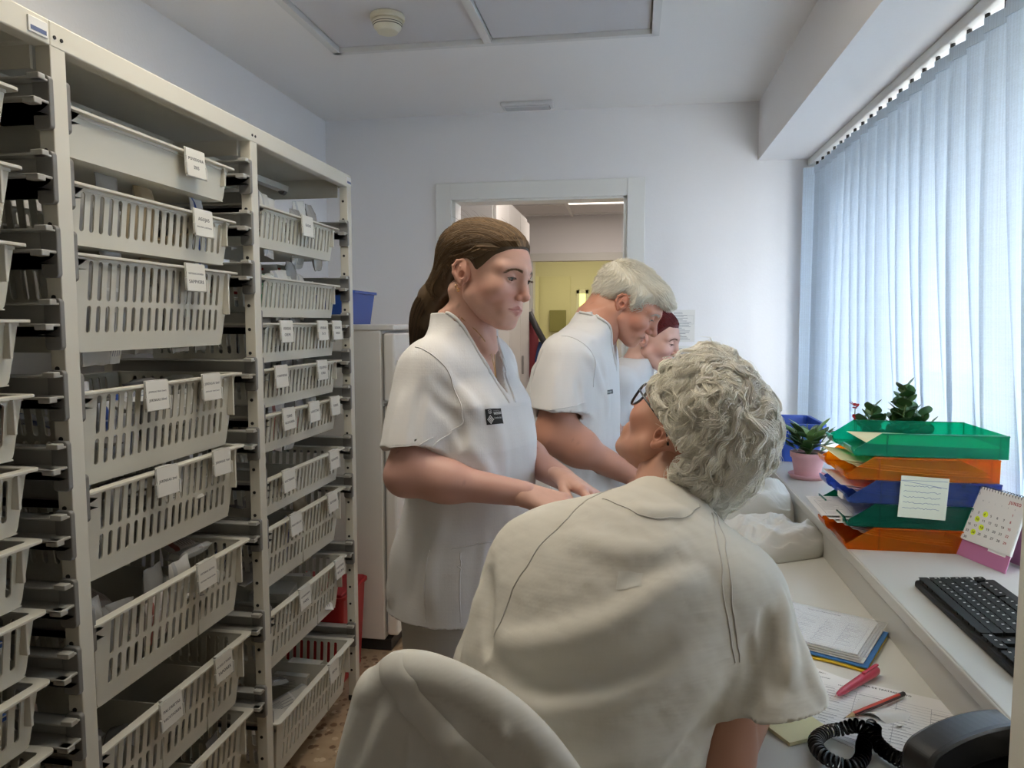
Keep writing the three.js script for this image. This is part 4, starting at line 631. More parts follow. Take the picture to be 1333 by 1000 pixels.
// everything of a head, added to person group p through matrix m; returns the skin pieces to merge with the body
function makeHead(p, m, o) {
  const f = headField(o), base = C3(o.skin), lip = C3(o.lip), r = rng(o.seed ?? 1), at = (g) => g.applyMatrix4(m);
  const tone = (x, y, z, c) => { const l = f.lips(x, y, z), n = noise(x * 60, y * 60, z * 60), blot = noise(x * 22 + 4, y * 22, z * 22); c.copy(base).multiplyScalar(1 + .05 * n); const red = .10 * Math.max(0, blot + .3) + (o.flush ?? 0) * .6 * Math.exp(-((Math.abs(x) - .045) ** 2 + (y + .022) ** 2) / .0006) + (o.flush ?? 0) * .5 * Math.exp(-(x * x + (y + .026) ** 2 + (z - .11) ** 2) / .0004); c.r *= 1 + .15 * red; c.g *= 1 - .5 * red; c.b *= 1 - .45 * red; c.lerp(lip, 1 - sstep(l, -.0004, .0016)); };
  const skin = [at(netMesh(f, [-.092, -.125, -.118], [.092, .145, .128], o.cell ?? .0026, tone))];
  for (const s of [-1, 1]) { const e = earField(s); skin.push(at(netMesh(e, s < 0 ? [-.105, -.045, -.04] : [.055, -.045, -.04], s < 0 ? [-.055, .045, .03] : [.105, .045, .03], .0019, (x, y, z, c) => { c.copy(base); c.g *= .88; c.b *= .86; c.multiplyScalar(1 + .06 * noise(x * 80, y * 80, z * 80)); }))); }
  for (const s of [-1, 1]) {
    const g = new THREE.SphereGeometry(.0126, 28, 20).rotateX(Math.PI / 2), a = g.attributes.position, c = new Float32Array(a.count * 3), gz = (o.gaze ?? [0, -.25]);
    const look = V(Math.sin(gz[0]), Math.sin(gz[1]), 1).normalize(), iris = C3(o.iris ?? [.06, .03, .015]);
    for (let i = 0; i < a.count; i++) { const q = V(a.getX(i), a.getY(i), a.getZ(i)).normalize().angleTo(look); const k = q < .22 ? [.004, .004, .004] : q < .52 ? [iris.r, iris.g, iris.b] : q < .58 ? [.03, .02, .015] : [.62, .58, .55]; c.set(k, i * 3); }
    g.setAttribute('color', new THREE.BufferAttribute(c, 3)); part('eye', at(g.translate(s * .032, .0125, .0748)), eyeM, p);
  }
  // brows and lashes
  const bl = [], bc = C3(o.brow);
  for (const s of [-1, 1]) for (let i = 0; i < (o.brows ?? 70) * 2; i++) { const u = r(), v = (r() - .5) * (1 - .5 * u), x = s * (.011 + .033 * u), y = .031 + .0065 * Math.sin(u * 2.7 + .25) - .004 * u + .0042 * v * (o.browW ?? 1), q = project(f, V(x, y, .092 - .6 * x * x / .05), .0006), d = V(s * .007, .0015 - .004 * u, -.002), e = project(f, q.clone().add(d), .0012); bl.push({ p: [q, q.clone().lerp(e, .5).add(V(0, 0, .0004)), e], r: .00055, c: bc.clone().multiplyScalar(.8 + .4 * r()) }); }
  part('eyebrow', at(strandsGeo(bl)), hairM(), p);
  const la = [];
  for (const s of [-1, 1]) for (let i = 0; i < 22; i++) { const u = i / 21, x = s * (.021 + .0235 * u), q = V(x, .0125 + (o.lid ?? -.001) + (o.open ?? .0042) * Math.sin(Math.PI * clamp(u, .08, .92)) * .95, 0); const rr = .0144; q.z = .0745 + sq(Math.max(0, rr * rr - (q.x - s * .032) ** 2 - (q.y - .0125) ** 2)); la.push({ p: [q, q.clone().add(V(s * .0012, -.0004, .003)), q.clone().add(V(s * .003 * u, .0006, .0058))], r: .0004, c: bc.clone().multiplyScalar(.35) }); }
  for (const s of [-1, 1]) { const pts = []; for (let i = 0; i <= 10; i++) { const u = i / 10, x = s * (.0195 + .027 * u), y = .0125 + (o.lid ?? -.001) + (o.open ?? .0042) * Math.sin(Math.PI * clamp(u, .03, .97)) * 1.0, rr = .0144; pts.push(V(x, y, .0748 + sq(Math.max(0, rr * rr - (x - s * .032) ** 2 - (y - .0125) ** 2)))); } la.push({ p: pts, r: o.lashR ?? .0007, c: bc.clone().multiplyScalar(.4) }); }
  part('eyelash', at(strandsGeo(la)), hairM(), p);
  return { f, skin };
}
// ------------------------------------------------------------ hand: wrist at the origin, fingers along +y, palm towards +z, thumb at +x
function handGeo(m, skin, curl = .35, spread = 1, thumb = .3) {
  const fs = [], L = [[.044, .026, .021], [.048, .029, .022], [.045, .027, .021], [.034, .021, .018]];
  const palm = [0, 1, 2, 3].map((i) => CAP([.014 - i * .0095, .008, 0], [.030 - i * .0195, .086 - Math.abs(i - 1.2) * .004, -.002], .0155, .0115));
  const body = blend(palm, .016), fl = [];
  for (let i = 0; i < 4; i++) { let p = V(.030 - i * .0195, .084 - Math.abs(i - 1.2) * .004, -.002), a = curl * (.6 + .12 * i), sx = (1.2 - i) * .07 * spread; const ch = []; for (let j = 0; j < 3; j++) { const q = p.clone().add(V(Math.sin(sx), Math.cos(a), Math.sin(a)).normalize().multiplyScalar(L[i][j])); ch.push(CAP(p.toArray(), q.toArray(), .0092 - j * .0008 - (i === 3 ? .001 : 0), .0086 - j * .0008 - (i === 3 ? .001 : 0))); p = q; a += curl * (1.1 + .2 * j); } fl.push(blend(ch, .002)); }
  const th = blend([CAP([.016, .016, .004], [.040, .046, .010 + thumb * .02], .015, .0115), CAP([.040, .046, .010 + thumb * .02], [.047, .072, .014 + thumb * .04], .0108, .0095), CAP([.047, .072, .014 + thumb * .04], [.046, .095, .018 + thumb * .055], .0095, .0078)], .003);
  const wr = ell(0, -.01, 0, .027, .035, .019);
  const f = (x, y, z) => { let d = smin(body(x, y, z), wr(x, y, z), .012); d = smin(d, th(x, y, z), .008); for (const q of fl) d = smin(d, q(x, y, z), .004); return d; };
  const b = C3(skin), g = netMesh(f, [-.06, -.05, -.05], [.08, .2, .14], .003, (x, y, z, c) => { c.copy(b).multiplyScalar(1 + .05 * noise(x * 70, y * 70, z * 70)); if (y > .08) { c.g *= .94; c.b *= .94; } });
  return g.applyMatrix4(m);
}
// matrix for a hand at point a pointing along d, palm facing n
function handMatrix(a, d, n, mirror = false) { const y = V(...d).normalize(), z = V(...n); z.addScaledVector(y, -z.dot(y)).normalize(); const x = V(0, 0, 0).crossVectors(y, z); if (mirror) x.negate(); return new THREE.Matrix4().makeBasis(x, y, z).setPosition(...a); }
function fixWinding(g) { if (g.index) { const i = g.index.array; for (let k = 0; k < i.length; k += 3) { const t = i[k]; i[k] = i[k + 1]; i[k + 1] = t; } } return g; }
// elliptical sweep along y from a table of [y, cx, cz, a, b]
function sweep(T, e = 2.4) {
  return (x, y, z) => {
    let i = 0; const n = T.length; while (i < n - 2 && y > T[i + 1][0]) i++;
    const A = T[i], Bq = T[i + 1], u = clamp((y - A[0]) / (Bq[0] - A[0]), 0, 1), t = u * u * (3 - 2 * u) * .5 + u * .5, cx = lerp(A[1], Bq[1], t), cz = lerp(A[2], Bq[2], t), a = lerp(A[3], Bq[3], t), b = lerp(A[4], Bq[4], t);
    const q = Math.pow(Math.pow(Math.abs(x - cx) / a, e) + Math.pow(Math.abs(z - cz) / b, e), 1 / e), d = (q - 1) * Math.min(a, b) * (q > 1 ? .9 : 1);
    return Math.max(d, T[0][0] - y, y - T[n - 1][0]);
  };
}
// creases: each [points, width, height]; ridge when height > 0
function creases(list, f0) {
  if (f0) list = list.map(([pts, w, h]) => [new THREE.CatmullRomCurve3(pts.map((q) => V(...q))).getPoints(12).map((q) => project(f0, q, 0, 5).toArray()), w, h]);
  const L = list.map(([pts, w, h]) => ({ s: pts.slice(1).map((q, i) => [pts[i], q]), w, h, lo: [0, 1, 2].map((k) => Math.min(...pts.map((q) => q[k])) - 3 * w), hi: [0, 1, 2].map((k) => Math.max(...pts.map((q) => q[k])) + 3 * w) }));
  return (x, y, z) => {
    let d = 0;
    for (const c of L) {
      if (x < c.lo[0] || y < c.lo[1] || z < c.lo[2] || x > c.hi[0] || y > c.hi[1] || z > c.hi[2]) continue;
      let b = 1e9, end = 1; const n = c.s.length;
      for (let i = 0; i < n; i++) { const [p, q] = c.s[i], dx = q[0] - p[0], dy = q[1] - p[1], dz = q[2] - p[2], h = clamp(((x - p[0]) * dx + (y - p[1]) * dy + (z - p[2]) * dz) / (dx * dx + dy * dy + dz * dz), 0, 1), r = (x - p[0] - dx * h) ** 2 + (y - p[1] - dy * h) ** 2 + (z - p[2] - dz * h) ** 2; if (r < b) { b = r; const u = (i + h) / n; end = Math.min(1, u * 3, (1 - u) * 3); } }
      d += c.h * Math.exp(-b / (c.w * c.w)) * end * end * (3 - 2 * end);
    }
    return d;
  };
}
const weaveBump = (() => { const n = tileNoise(17); return dataTex(256, 256, (u, v) => { const k = 128 + 40 * (n(u, .2, 63) - .5) + 40 * (n(.7, v, 63) - .5) + 50 * (n(u, v, 50) - .5); return [k, k, k]; }, false); })();
weaveBump.repeat.set(6, 6);
const clothM = (c) => new THREE.MeshPhysicalMaterial({ color: C3(c), roughness: .85, sheen: .2, sheenRoughness: .6, bumpMap: weaveBump, bumpScale: .0005 });
// a flat patch or strip laid on a surface field
function patch(f, c, ux, uy, w, h, off, n = 10) {
  const g = new THREE.PlaneGeometry(w, h, n, n), p = g.attributes.position, X = V(...ux).normalize(), Y = V(...uy).normalize(), C = V(...c);
  for (let i = 0; i < p.count; i++) { const q = project(f, C.clone().addScaledVector(X, p.getX(i)).addScaledVector(Y, p.getY(i)), off, 5); p.setXYZ(i, q.x, q.y, q.z); }
  g.computeVertexNormals(); return g;
}
function seam(f, pts, r = .0012, off = .0006, n = 40) { const c = new THREE.CatmullRomCurve3(pts.map((q) => V(...q))); return new THREE.TubeGeometry(new THREE.CatmullRomCurve3(c.getPoints(n).map((q) => project(f, q, off, 6))), n * 2, r, 6); }
function hairStrip(f, start, end, via, seg, off, jit, r) {   // strand over the head surface from start to end
  const pts = []; for (let i = 0; i <= seg; i++) { const u = i / seg, q = start.clone().multiplyScalar((1 - u) ** 2).addScaledVector(via, 2 * u * (1 - u)).addScaledVector(end, u * u); pts.push(project(f, q, off + jit * Math.sin(Math.PI * u), 5)); } return pts;
}
// ------------------------------------------------------------ people
const white = clothM([.74, .735, .74]);
function shoes(t, at, turn, m) { for (const [x, z] of at) { const f = blend([ell(x, .05, z + .02, .042, .05, .08), ell(x, .032, z + .10, .045, .035, .075), ell(x, .05, z - .04, .038, .05, .05)], .03); part('shoe', netMesh((a, b, c) => smax(f(a, b, c), -b + .001, .006), [x - .07, -.01, z - .12], [x + .07, .14, z + .22], .008), m, t); } }
// ---- A: woman standing in the middle
{
  const t = thing('person', 'young woman in white tunic with brown ponytail standing by the rack looking down', 'person', [-.36, 0, -1.635], R(65));
  const skin = [.72, .43, .335];
  const hm = new THREE.Matrix4().compose(V(.0, 1.520, .045), new THREE.Quaternion().setFromEuler(new THREE.Euler(R(14), R(0), R(-4), 'YXZ')), V(1.0, .92, 1.06));
  const H = makeHead(t, hm, { skin, lip: [.55, .22, .19], brow: [.20, .125, .075], iris: [.035, .02, .012], open: .0052, lid: -.0016, gaze: [-.05, -.3], flush: .25, nose: .86, seed: 3, cell: .0024, brows: 90 });
  const T = [[.785, 0, -.01, .20, .150], [.90, 0, -.005, .192, .147], [1.03, 0, .004, .165, .124], [1.15, 0, .012, .158, .122], [1.24, 0, .006, .150, .112], [1.31, 0, -.008, .125, .088], [1.39, 0, -.018, .088, .066], [1.44, 0, -.02, .074, .064]];
  const torso0 = blend([sweep(T), CAP([-.105, 1.325, -.028], [.105, 1.325, -.028], .050)], .05);
  const sR = CAP([-.112, 1.315, -.028], [-.192, 1.10, -.02], .060, .068), sL = CAP([.112, 1.315, -.028], [.192, 1.10, -.01], .060, .068);
  const cr = creases([
    [[[-.20, 1.30, .02], [-.165, 1.22, .09], [-.15, 1.15, .10]], .012, -.008], [[[-.16, 1.34, .03], [-.12, 1.27, .09], [-.10, 1.20, .12]], .014, .007], [[[-.15, 1.20, .08], [-.09, 1.10, .13], [-.04, 1.02, .15]], .016, .007],
    [[[-.08, 1.30, .10], [-.06, 1.15, .145], [-.055, .98, .15]], .018, .006], [[[-.225, 1.30, -.03], [-.24, 1.22, -.03], [-.27, 1.14, -.02]], .012, .007], [[[-.20, 1.32, .03], [-.22, 1.24, .03], [-.235, 1.14, .045]], .012, -.006],
    [[[-.16, 1.05, .06], [-.19, .93, .04], [-.20, .80, .04]], .016, .007], [[[-.17, 1.0, -.06], [-.19, .88, -.08], [-.19, .79, -.09]], .02, .009], [[[-.10, 1.0, .12], [-.12, .9, .12], [-.13, .8, .12]], .014, .006], [[[-.19, 1.04, 0], [-.2, .95, 0], [-.205, .79, -.01]], .013, -.006], [[[-.12, 1.37, -.06], [-.18, 1.24, -.09], [-.19, 1.1, -.1]], .016, .009], [[[-.05, 1.06, .14], [-.03, .95, .15], [-.02, .82, .15]], .014, .005],
  ], blend([torso0, sR, sL], .03));
  const cutS = (d, x, y, z, s) => smax(d, -((x - s * .18) * -s * .24 + (y - 1.158) * .97 + (z + .0) * -.12), .004);
  const outer = (x, y, z) => { let d = torso0(x, y, z); d = smin(d, cutS(sR(x, y, z), x, y, z, -1), .03); d = smin(d, cutS(sL(x, y, z), x, y, z, 1), .03); return d; };
  const fold = (x, y, z) => cr(x, y, z) + .0028 * noise(x * 9 + 2, y * 5, z * 9) + .0012 * noise(x * 26, y * 14, z * 26);
  const tun = (x, y, z) => {
    let d = outer(x, y, z); if (d > .05 || d < -.07) return d;
    const fd = fold(x, y, z), side = smin(smin(torso0(x, y, z), sR(x, y, z), .03), sL(x, y, z), .03) - fd; d -= fd;
    // openings: neck, V at the front, inside of sleeves and hem
    d = smax(d, -CAP([0, 1.37, -.008], [0, 1.60, .03], .063, .085)(x, y, z), .004);
    const v = Math.max(Math.abs(x) - (y - 1.262) * .40, -z + .0, y - 1.50); d = smax(d, -v * .9, .003);
    d = smax(d, -Math.max(CAP([-.168, 1.19, -.02], [-.198, 1.06, -.02], .046, .058)(x, y, z), 1.115 - y, side + .011), .002); d = smax(d, -Math.max(CAP([.168, 1.19, -.02], [.198, 1.06, -.01], .046, .058)(x, y, z), 1.115 - y, side + .011), .002);
    d = smax(d, -Math.max(torso0(x, y + .08, z) + .014, y - .84, side + .008), .002);
    return d;
  };
  const bodyF = (() => { const tor = blend([sweep(T.map(([y, a, b, c, d]) => [y, a, b, c - .022, d - .022])), CAP([-.10, 1.32, -.026], [.10, 1.32, -.026], .034)], .04);
    const neck = blend([CAP([0, 1.37, -.022], [0, 1.50, .022], .052, .050), CAP([-.08, 1.345, -.028], [0, 1.42, -.022], .022, .036), CAP([.08, 1.345, -.028], [0, 1.42, -.022], .022, .036), CAP([-.012, 1.362, .055], [-.05, 1.49, -.0], .011, .016), CAP([.012, 1.362, .055], [.05, 1.49, .0], .011, .016)], .03);
    const arm = (s) => blend([CAP([s * .125, 1.305, -.025], [s * .195, 1.105, -.02], .042, .040), CAP([s * .195, 1.10, -.02], [s * .155, 1.09, .06], .040, .039), CAP([s * .16, 1.092, .05], [s * .082, 1.070, .20], .039, .026), CAP([s * .185, 1.13, .0], [s * .155, 1.1, .05], .03, .03)], .03);
    const legs = blend([CAP([-.08, .85, 0], [-.10, .45, .01], .066, .05), CAP([-.10, .45, .01], [-.10, .1, -.02], .05, .04), CAP([.08, .85, 0], [.10, .45, .01], .066, .05), CAP([.10, .45, .01], [.10, .1, -.02], .05, .04)], .03);
    const a = arm(-1), b = arm(1); return (x, y, z) => Math.min(smin(smin(tor(x, y, z), neck(x, y, z), .03), smin(a(x, y, z), b(x, y, z), .01), .012), legs(x, y, z)); })();
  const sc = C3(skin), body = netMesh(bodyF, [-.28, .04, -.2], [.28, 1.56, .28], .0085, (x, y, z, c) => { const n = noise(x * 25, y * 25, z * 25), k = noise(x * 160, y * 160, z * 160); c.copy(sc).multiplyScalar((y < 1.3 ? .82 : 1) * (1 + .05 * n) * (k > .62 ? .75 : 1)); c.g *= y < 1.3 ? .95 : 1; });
  const hands = [handGeo(handMatrix([-.083, 1.070, .198], [.07, -.06, .18], [.3, -.9, -.2]), skin.map((q) => q * .92), .5), handGeo(handMatrix([.08, 1.073, .20], [-.05, -.05, .18], [-.3, -.8, -.2], true), skin.map((q) => q * .92), .45)];
  fixWinding(hands[1]);
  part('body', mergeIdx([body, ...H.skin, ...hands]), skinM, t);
  const tunG = netMesh(tun, [-.32, .77, -.2], [.32, 1.5, .2], .0055), tu = part('tunic', tunG, white, t);
  part('seam', [seam(tun, [[-.185, 1.40, -.03], [-.155, 1.33, .08], [-.165, 1.22, .10], [-.19, 1.17, .06]]), seam(tun, [[-.25, .965, .045], [-.25, .9, .04], [-.25, .80, .04]], .0016), seam(tun, [[-.2, .965, .1], [-.12, .972, .2], [-.03, .972, .25]], .0014), seam(tun, [[-.2, .96, .14], [-.2, .88, .14], [-.2, .80, .14]], .0013), seam(tun, [[-.28, 1.165, -.02], [-.26, 1.18, .05], [-.22, 1.195, .09]], .0011)], white, tu);
  part('neck_band', [-1, 1].map((s) => seam((x, y, z) => tun(x, y, z), [[s * .070, 1.445, -.01], [s * .070, 1.42, .05], [s * .045, 1.36, .11], [s * .01, 1.275, .16]], .0042, -.001)), white, tu);
  const badge = canvasTex(256, 192, (g) => { g.fillStyle = '#17181b'; g.fillRect(0, 0, 256, 192); g.strokeStyle = '#d8d8d8'; g.lineWidth = 6; g.beginPath(); g.arc(56, 40, 20, 3.4, 6.0); g.stroke(); for (let y = 56; y < 96; y += 14) { g.beginPath(); g.moveTo(36, y); g.quadraticCurveTo(56, y + 12, 78, y); g.stroke(); } g.fillStyle = '#d8d8d8'; for (let i = 0; i < 4; i++) for (let j = 0; j < 4; j++) { const a = 56 + (i - j) * 11, b = 112 + (i + j) * 11; g.save(); g.translate(a, b); g.rotate(.785); g.fillRect(-6, -6, 12, 12); g.restore(); } g.fillStyle = '#e6e6e6'; g.font = 'bold 30px sans-serif'; g.fillText('GENERALITAT', 100, 64, 150); g.fillText('VALENCIANA', 100, 104, 150); g.font = 'italic 22px sans-serif'; g.fillText('Conselleria de Sanitat', 100, 142, 140); });
  part('badge', patch(tun, [-.075, 1.232, .15], [1, 0, .35], [0, 1, -.1], .054, .041, .0012), std(0xffffff, .7, { map: badge }), t, 'black printed badge on the chest');
  part('trousers', netMesh(blend([CAP([-.085, .83, -.01], [-.10, .47, .0], .100, .078), CAP([-.10, .47, 0], [-.10, .09, -.02], .074, .066), CAP([.085, .83, -.01], [.10, .47, 0], .100, .078), CAP([.10, .47, 0], [.10, .09, -.02], .074, .066)], .03), [-.22, .02, -.16], [.22, 1.04, .16], .012), clothM([.45, .42, .38]), t);
  shoes(t, [[-.10, -.01], [.10, -.01]], 0, std(new THREE.Color(.7, .7, .7), .5));
  // hair: pulled back from the hairline into a low tail
  const yb = (z) => { const T = [[-.12, -.085], [-.085, -.075], [-.055, -.055], [-.033, -.012], [-.022, .028], [-.004, .036], [.010, .020], [.022, -.004], [.034, .014], [.050, .050], [.070, .074], [.085, .084], [.12, .088]]; let i = 0; while (i < T.length - 2 && z > T[i + 1][0]) i++; const u = clamp((z - T[i][0]) / (T[i + 1][0] - T[i][0]), 0, 1); return lerp(T[i][1], T[i + 1][1], u); };
  const skull = ell(0, .042, -.010, .0745, .083, .098), occ = CAP([0, .04, -.05], [0, -.045, -.082], .062, .036), tail = blend([CAP([0, -.03, -.085], [0, -.085, -.12], .040, .034), CAP([0, -.085, -.12], [0.005, -.145, -.142], .034, .026), CAP([.005, -.145, -.142], [.01, -.19, -.145], .025, .008)], .02);
  const hf = (x, y, z) => { let d = smin(skull(x, y, z), occ(x, y, z), .03) - .0015 - .0085 * sstep(y - yb(z), -.004, .035) - .0018 * noise(x * 40, y * 12, z * 14) * sstep(y - yb(z), 0, .03); d = smax(d, (yb(z) - y) * .8, .004); return smin(d, tail(x, y, z), .02); };
  const hc = (x, y, z, c) => { const n = noise(x * 90, y * 24, z * 24); c.setRGB(.09 + .02 * n, .058 + .013 * n, .031 + .008 * n); };
  const r = rng(6), st = [], end = V(0, -.07, -.112);
  for (let i = 0; i < 1500; i++) {
    const a = (r() - .5) * Math.PI * 1.25, s = V(Math.sin(a) * .08, .045 + .05 * Math.cos(a), .07 * Math.cos(a) + .03); s.y = Math.max(s.y, yb(s.z) + .004); if (r() < .35) { s.z -= .05 * r(); s.y += .03; } if (Math.abs(a) > 1.2 && r() < .5) { s.z = -.035 - .03 * r(); s.y = yb(s.z) + .01 + .04 * r(); }
    const p0 = hairStrip(hf, s, end.clone().add(V((r() - .5) * .03, (r() - .5) * .03, 0)), V(s.x * 1.25, Math.max(.075, s.y + .04) * (Math.abs(a) > 1 ? .5 : 1), -.055), 12, .0006, .0014 * r(), 0);
    const hl = noise(s.x * 30, s.y * 30, i * .37), k = .75 + .5 * r(), g = Math.max(0, hl) * (Math.abs(a) < 1.2 ? 1 : .45); st.push({ p: p0, r: .0008 + .0005 * r(), c: new THREE.Color((.13 + .26 * g) * k, (.082 + .165 * g) * k, (.044 + .078 * g) * k) });
  }
  for (let i = 0; i < 420; i++) { const a = r() * 6.283, q = .9 + .15 * r(), p0 = [V(Math.cos(a) * .034 * q, -.05, -.10 + Math.sin(a) * .03 * q), V(Math.cos(a) * .036 * q, -.10, -.128 + Math.sin(a) * .032 * q), V(.005 + Math.cos(a) * .030 * q, -.15, -.145 + Math.sin(a) * .026 * q), V(.01 + Math.cos(a) * .016 * q, -.20 - .03 * r(), -.148 + Math.sin(a) * .014 * q)], k = .7 + .7 * r(); st.push({ p: new THREE.CatmullRomCurve3(p0).getPoints(12), r: .001, c: new THREE.Color(.08 * k, .05 * k, .028 * k) }); }
  for (let i = 0; i < 46; i++) { const a = (r() - .5) * 3, s = project(hf, V(Math.sin(a) * .08, .10, .03 - .08 * r()), .001), d = V(Math.sin(a) * .01, .008 + .01 * r(), -.02 - .02 * r()); st.push({ p: [s, s.clone().add(d.clone().multiplyScalar(.5)).add(V(0, .003, 0)), s.clone().add(d)], r: .0003, c: new THREE.Color(.12, .08, .045) }); }
  part('hair', mergeIdx([netMesh(hf, [-.11, -.21, -.19], [.11, .16, .12], .0045, hc), strandsGeo(st)]).applyMatrix4(hm), hairM(), t);
  const gold = std(new THREE.Color(.7, .45, .18), .25, { metalness: 1 });
  part('earring', [new THREE.TorusGeometry(.004, .0009, 8, 18).translate(-.077, -.043, -.006), new THREE.TorusGeometry(.0035, .0008, 8, 18).translate(-.079, -.036, -.012)].map((g) => g.applyMatrix4(hm)), gold, t);
  part('necklace', new THREE.TubeGeometry(new THREE.CatmullRomCurve3([[-.055, 1.43, .02], [-.04, 1.39, .07], [-.012, 1.335, .11], [0, 1.30, .125], [.012, 1.335, .11], [.04, 1.39, .07]].map((q) => project(bodyF, V(...q), .001))), 40, .0008, 5), gold, t);
}
// ---- B: white haired man
{
  const t = thing('person', 'white haired man in white tunic bending his head over the desk', 'person', [-.085, 0, -2.22], R(80)), skin = [.62, .30, .205];
  const hm = new THREE.Matrix4().compose(V(.035, 1.472, .066), new THREE.Quaternion().setFromEuler(new THREE.Euler(R(38), R(4), R(0), 'YXZ')), V(1.0, .88, 1.03));
  const H = makeHead(t, hm, { skin, lip: [.42, .16, .13], brow: [.50, .47, .42], iris: [.06, .05, .04], open: .003, lid: -.003, gaze: [0, -.4], flush: .25, jaw: 1.06, nose: 1.12, seed: 5, cell: .003, brows: 70, browW: 1.5, cheek: .95 });
  const T = [[.72, 0, -.11, .20, .150], [.86, 0, -.105, .205, .152], [1.0, 0, -.10, .202, .147], [1.16, 0, -.095, .20, .142], [1.28, 0, -.08, .188, .122], [1.36, 0, -.058, .15, .092], [1.42, .01, -.028, .085, .07], [1.45, .012, -.02, .07, .062]];
  const torso0 = blend([sweep(T), CAP([-.13, 1.325, -.07], [.13, 1.325, -.07], .060)], .05), sR = CAP([-.145, 1.312, -.07], [-.185, 1.13, -.085], .075, .080), sL = CAP([.145, 1.312, -.07], [.185, 1.13, -.07], .075, .080);
  const cr = creases([[[[-.2, 1.36, -.03], [-.15, 1.28, .02], [-.1, 1.2, .04]], .014, .008], [[[-.12, 1.36, .0], [-.1, 1.25, .04], [-.1, 1.12, .05]], .014, .006], [[[-.24, 1.32, -.08], [-.26, 1.24, -.08], [-.265, 1.15, -.08]], .014, .006], [[[-.2, 1.33, -.14], [-.2, 1.2, -.2], [-.18, 1.05, -.22]], .018, .009], [[[-.15, 1.1, .02], [-.17, .95, .0], [-.18, .82, -.02]], .016, .008], [[[-.2, 1.08, -.1], [-.21, .95, -.1], [-.21, .8, -.1]], .014, .007], [[[-.22, 1.28, -.02], [-.22, 1.22, -.01], [-.2, 1.15, .0]], .01, -.006], [[[-.1, 1.05, .04], [-.08, .92, .05], [-.08, .8, .05]], .016, .008]], blend([torso0, sR, sL], .03));
  const cut = (d, x, y, z) => smax(d, -((y - 1.178) * .985 + (z + .08) * .08), .004);
  const tun = (x, y, z) => { let d = torso0(x, y, z); d = smin(d, cut(sR(x, y, z), x, y, z), .03); d = smin(d, cut(sL(x, y, z), x, y, z), .03); if (d > .05 || d < -.07) return d; const fd = cr(x, y, z) + .003 * noise(x * 9 + 6, y * 5, z * 9) + .0012 * noise(x * 26, y * 14, z * 26), side = smin(smin(torso0(x, y, z), sR(x, y, z), .03), sL(x, y, z), .03) - fd; d -= fd;
    d = smax(d, -CAP([.01, 1.40, -.012], [.03, 1.6, .07], .060, .08)(x, y, z), .004); const v = Math.max(Math.abs(x - .01) - (y - 1.27) * .42, -z - .02, y - 1.5); d = smax(d, -v * .9, .003);
    d = smax(d, -Math.max(CAP([-.18, 1.2, -.08], [-.187, 1.1, -.085], .058, .068)(x, y, z), 1.15 - y, side + .011), .002); d = smax(d, -Math.max(CAP([.18, 1.2, -.075], [.187, 1.1, -.07], .058, .068)(x, y, z), 1.15 - y, side + .011), .002); return d; };
  const bodyF = (() => { const tor = blend([sweep(T.map(([y, a, b, c, d]) => [y, a, b, c - .024, d - .024])), CAP([-.125, 1.32, -.07], [.125, 1.32, -.07], .040)], .04), neck = blend([CAP([.01, 1.38, -.04], [.03, 1.46, .035], .062, .060), CAP([.012, 1.40, -.038], [.035, 1.495, .012], .050, .052), CAP([-.08, 1.36, -.06], [.01, 1.42, -.03], .03, .048), CAP([.10, 1.36, -.06], [.02, 1.42, -.03], .03, .048), CAP([.0, 1.37, .025], [-.02, 1.45, .04], .014, .02)], .03);
    const arm = (s) => blend([CAP([s * .15, 1.305, -.075], [s * .185, 1.105, -.10], .052, .050), CAP([s * .188, 1.10, -.10], [s * .165, 1.065, -.03], .047, .050), CAP([s * .168, 1.07, -.04], [s * .085, .985, .105], .049, .031), CAP([s * .19, 1.14, -.07], [s * .165, 1.08, -.02], .038, .036)], .03);
    const legs = blend([CAP([-.09, .85, -.10], [-.10, .45, -.08], .085, .06), CAP([-.10, .45, -.08], [-.10, .1, -.1], .055, .04), CAP([.09, .85, -.1], [.10, .45, -.08], .085, .06), CAP([.10, .45, -.08], [.10, .1, -.1], .055, .04)], .03), a = arm(-1), b = arm(1); return (x, y, z) => Math.min(smin(smin(tor(x, y, z), neck(x, y, z), .03), smin(a(x, y, z), b(x, y, z), .01), .012), legs(x, y, z)); })();
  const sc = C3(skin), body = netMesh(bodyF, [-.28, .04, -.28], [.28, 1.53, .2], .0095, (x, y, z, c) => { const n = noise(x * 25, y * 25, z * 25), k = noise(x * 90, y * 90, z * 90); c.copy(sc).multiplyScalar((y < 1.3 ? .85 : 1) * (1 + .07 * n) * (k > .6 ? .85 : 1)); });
  const hands = [handGeo(handMatrix([-.09, .985, .10], [.12, -.10, .16], [.5, -.8, -.2]), skin.map((q) => q * .92), .5), handGeo(handMatrix([.09, .985, .10], [-.12, -.10, .16], [-.5, -.8, -.2], true), skin.map((q) => q * .92), .5)]; fixWinding(hands[1]);
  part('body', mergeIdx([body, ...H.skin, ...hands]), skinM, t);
  const tu = part('tunic', netMesh(tun, [-.33, .70, -.32], [.33, 1.5, .14], .0065), white, t);
  part('seam', [seam(tun, [[-.2, 1.41, -.08], [-.18, 1.34, .03], [-.17, 1.24, .03]], .0013), seam(tun, [[-.27, 1.185, -.09], [-.24, 1.195, -.02], [-.2, 1.2, .0]], .0012), seam(tun, [[-.22, 1.0, -.1], [-.22, .9, -.1], [-.22, .74, -.1]], .0016), seam(tun, [[-.2, 1.35, -.14], [-.2, 1.25, -.17], [-.2, 1.2, -.16]], .0012)], white, tu);
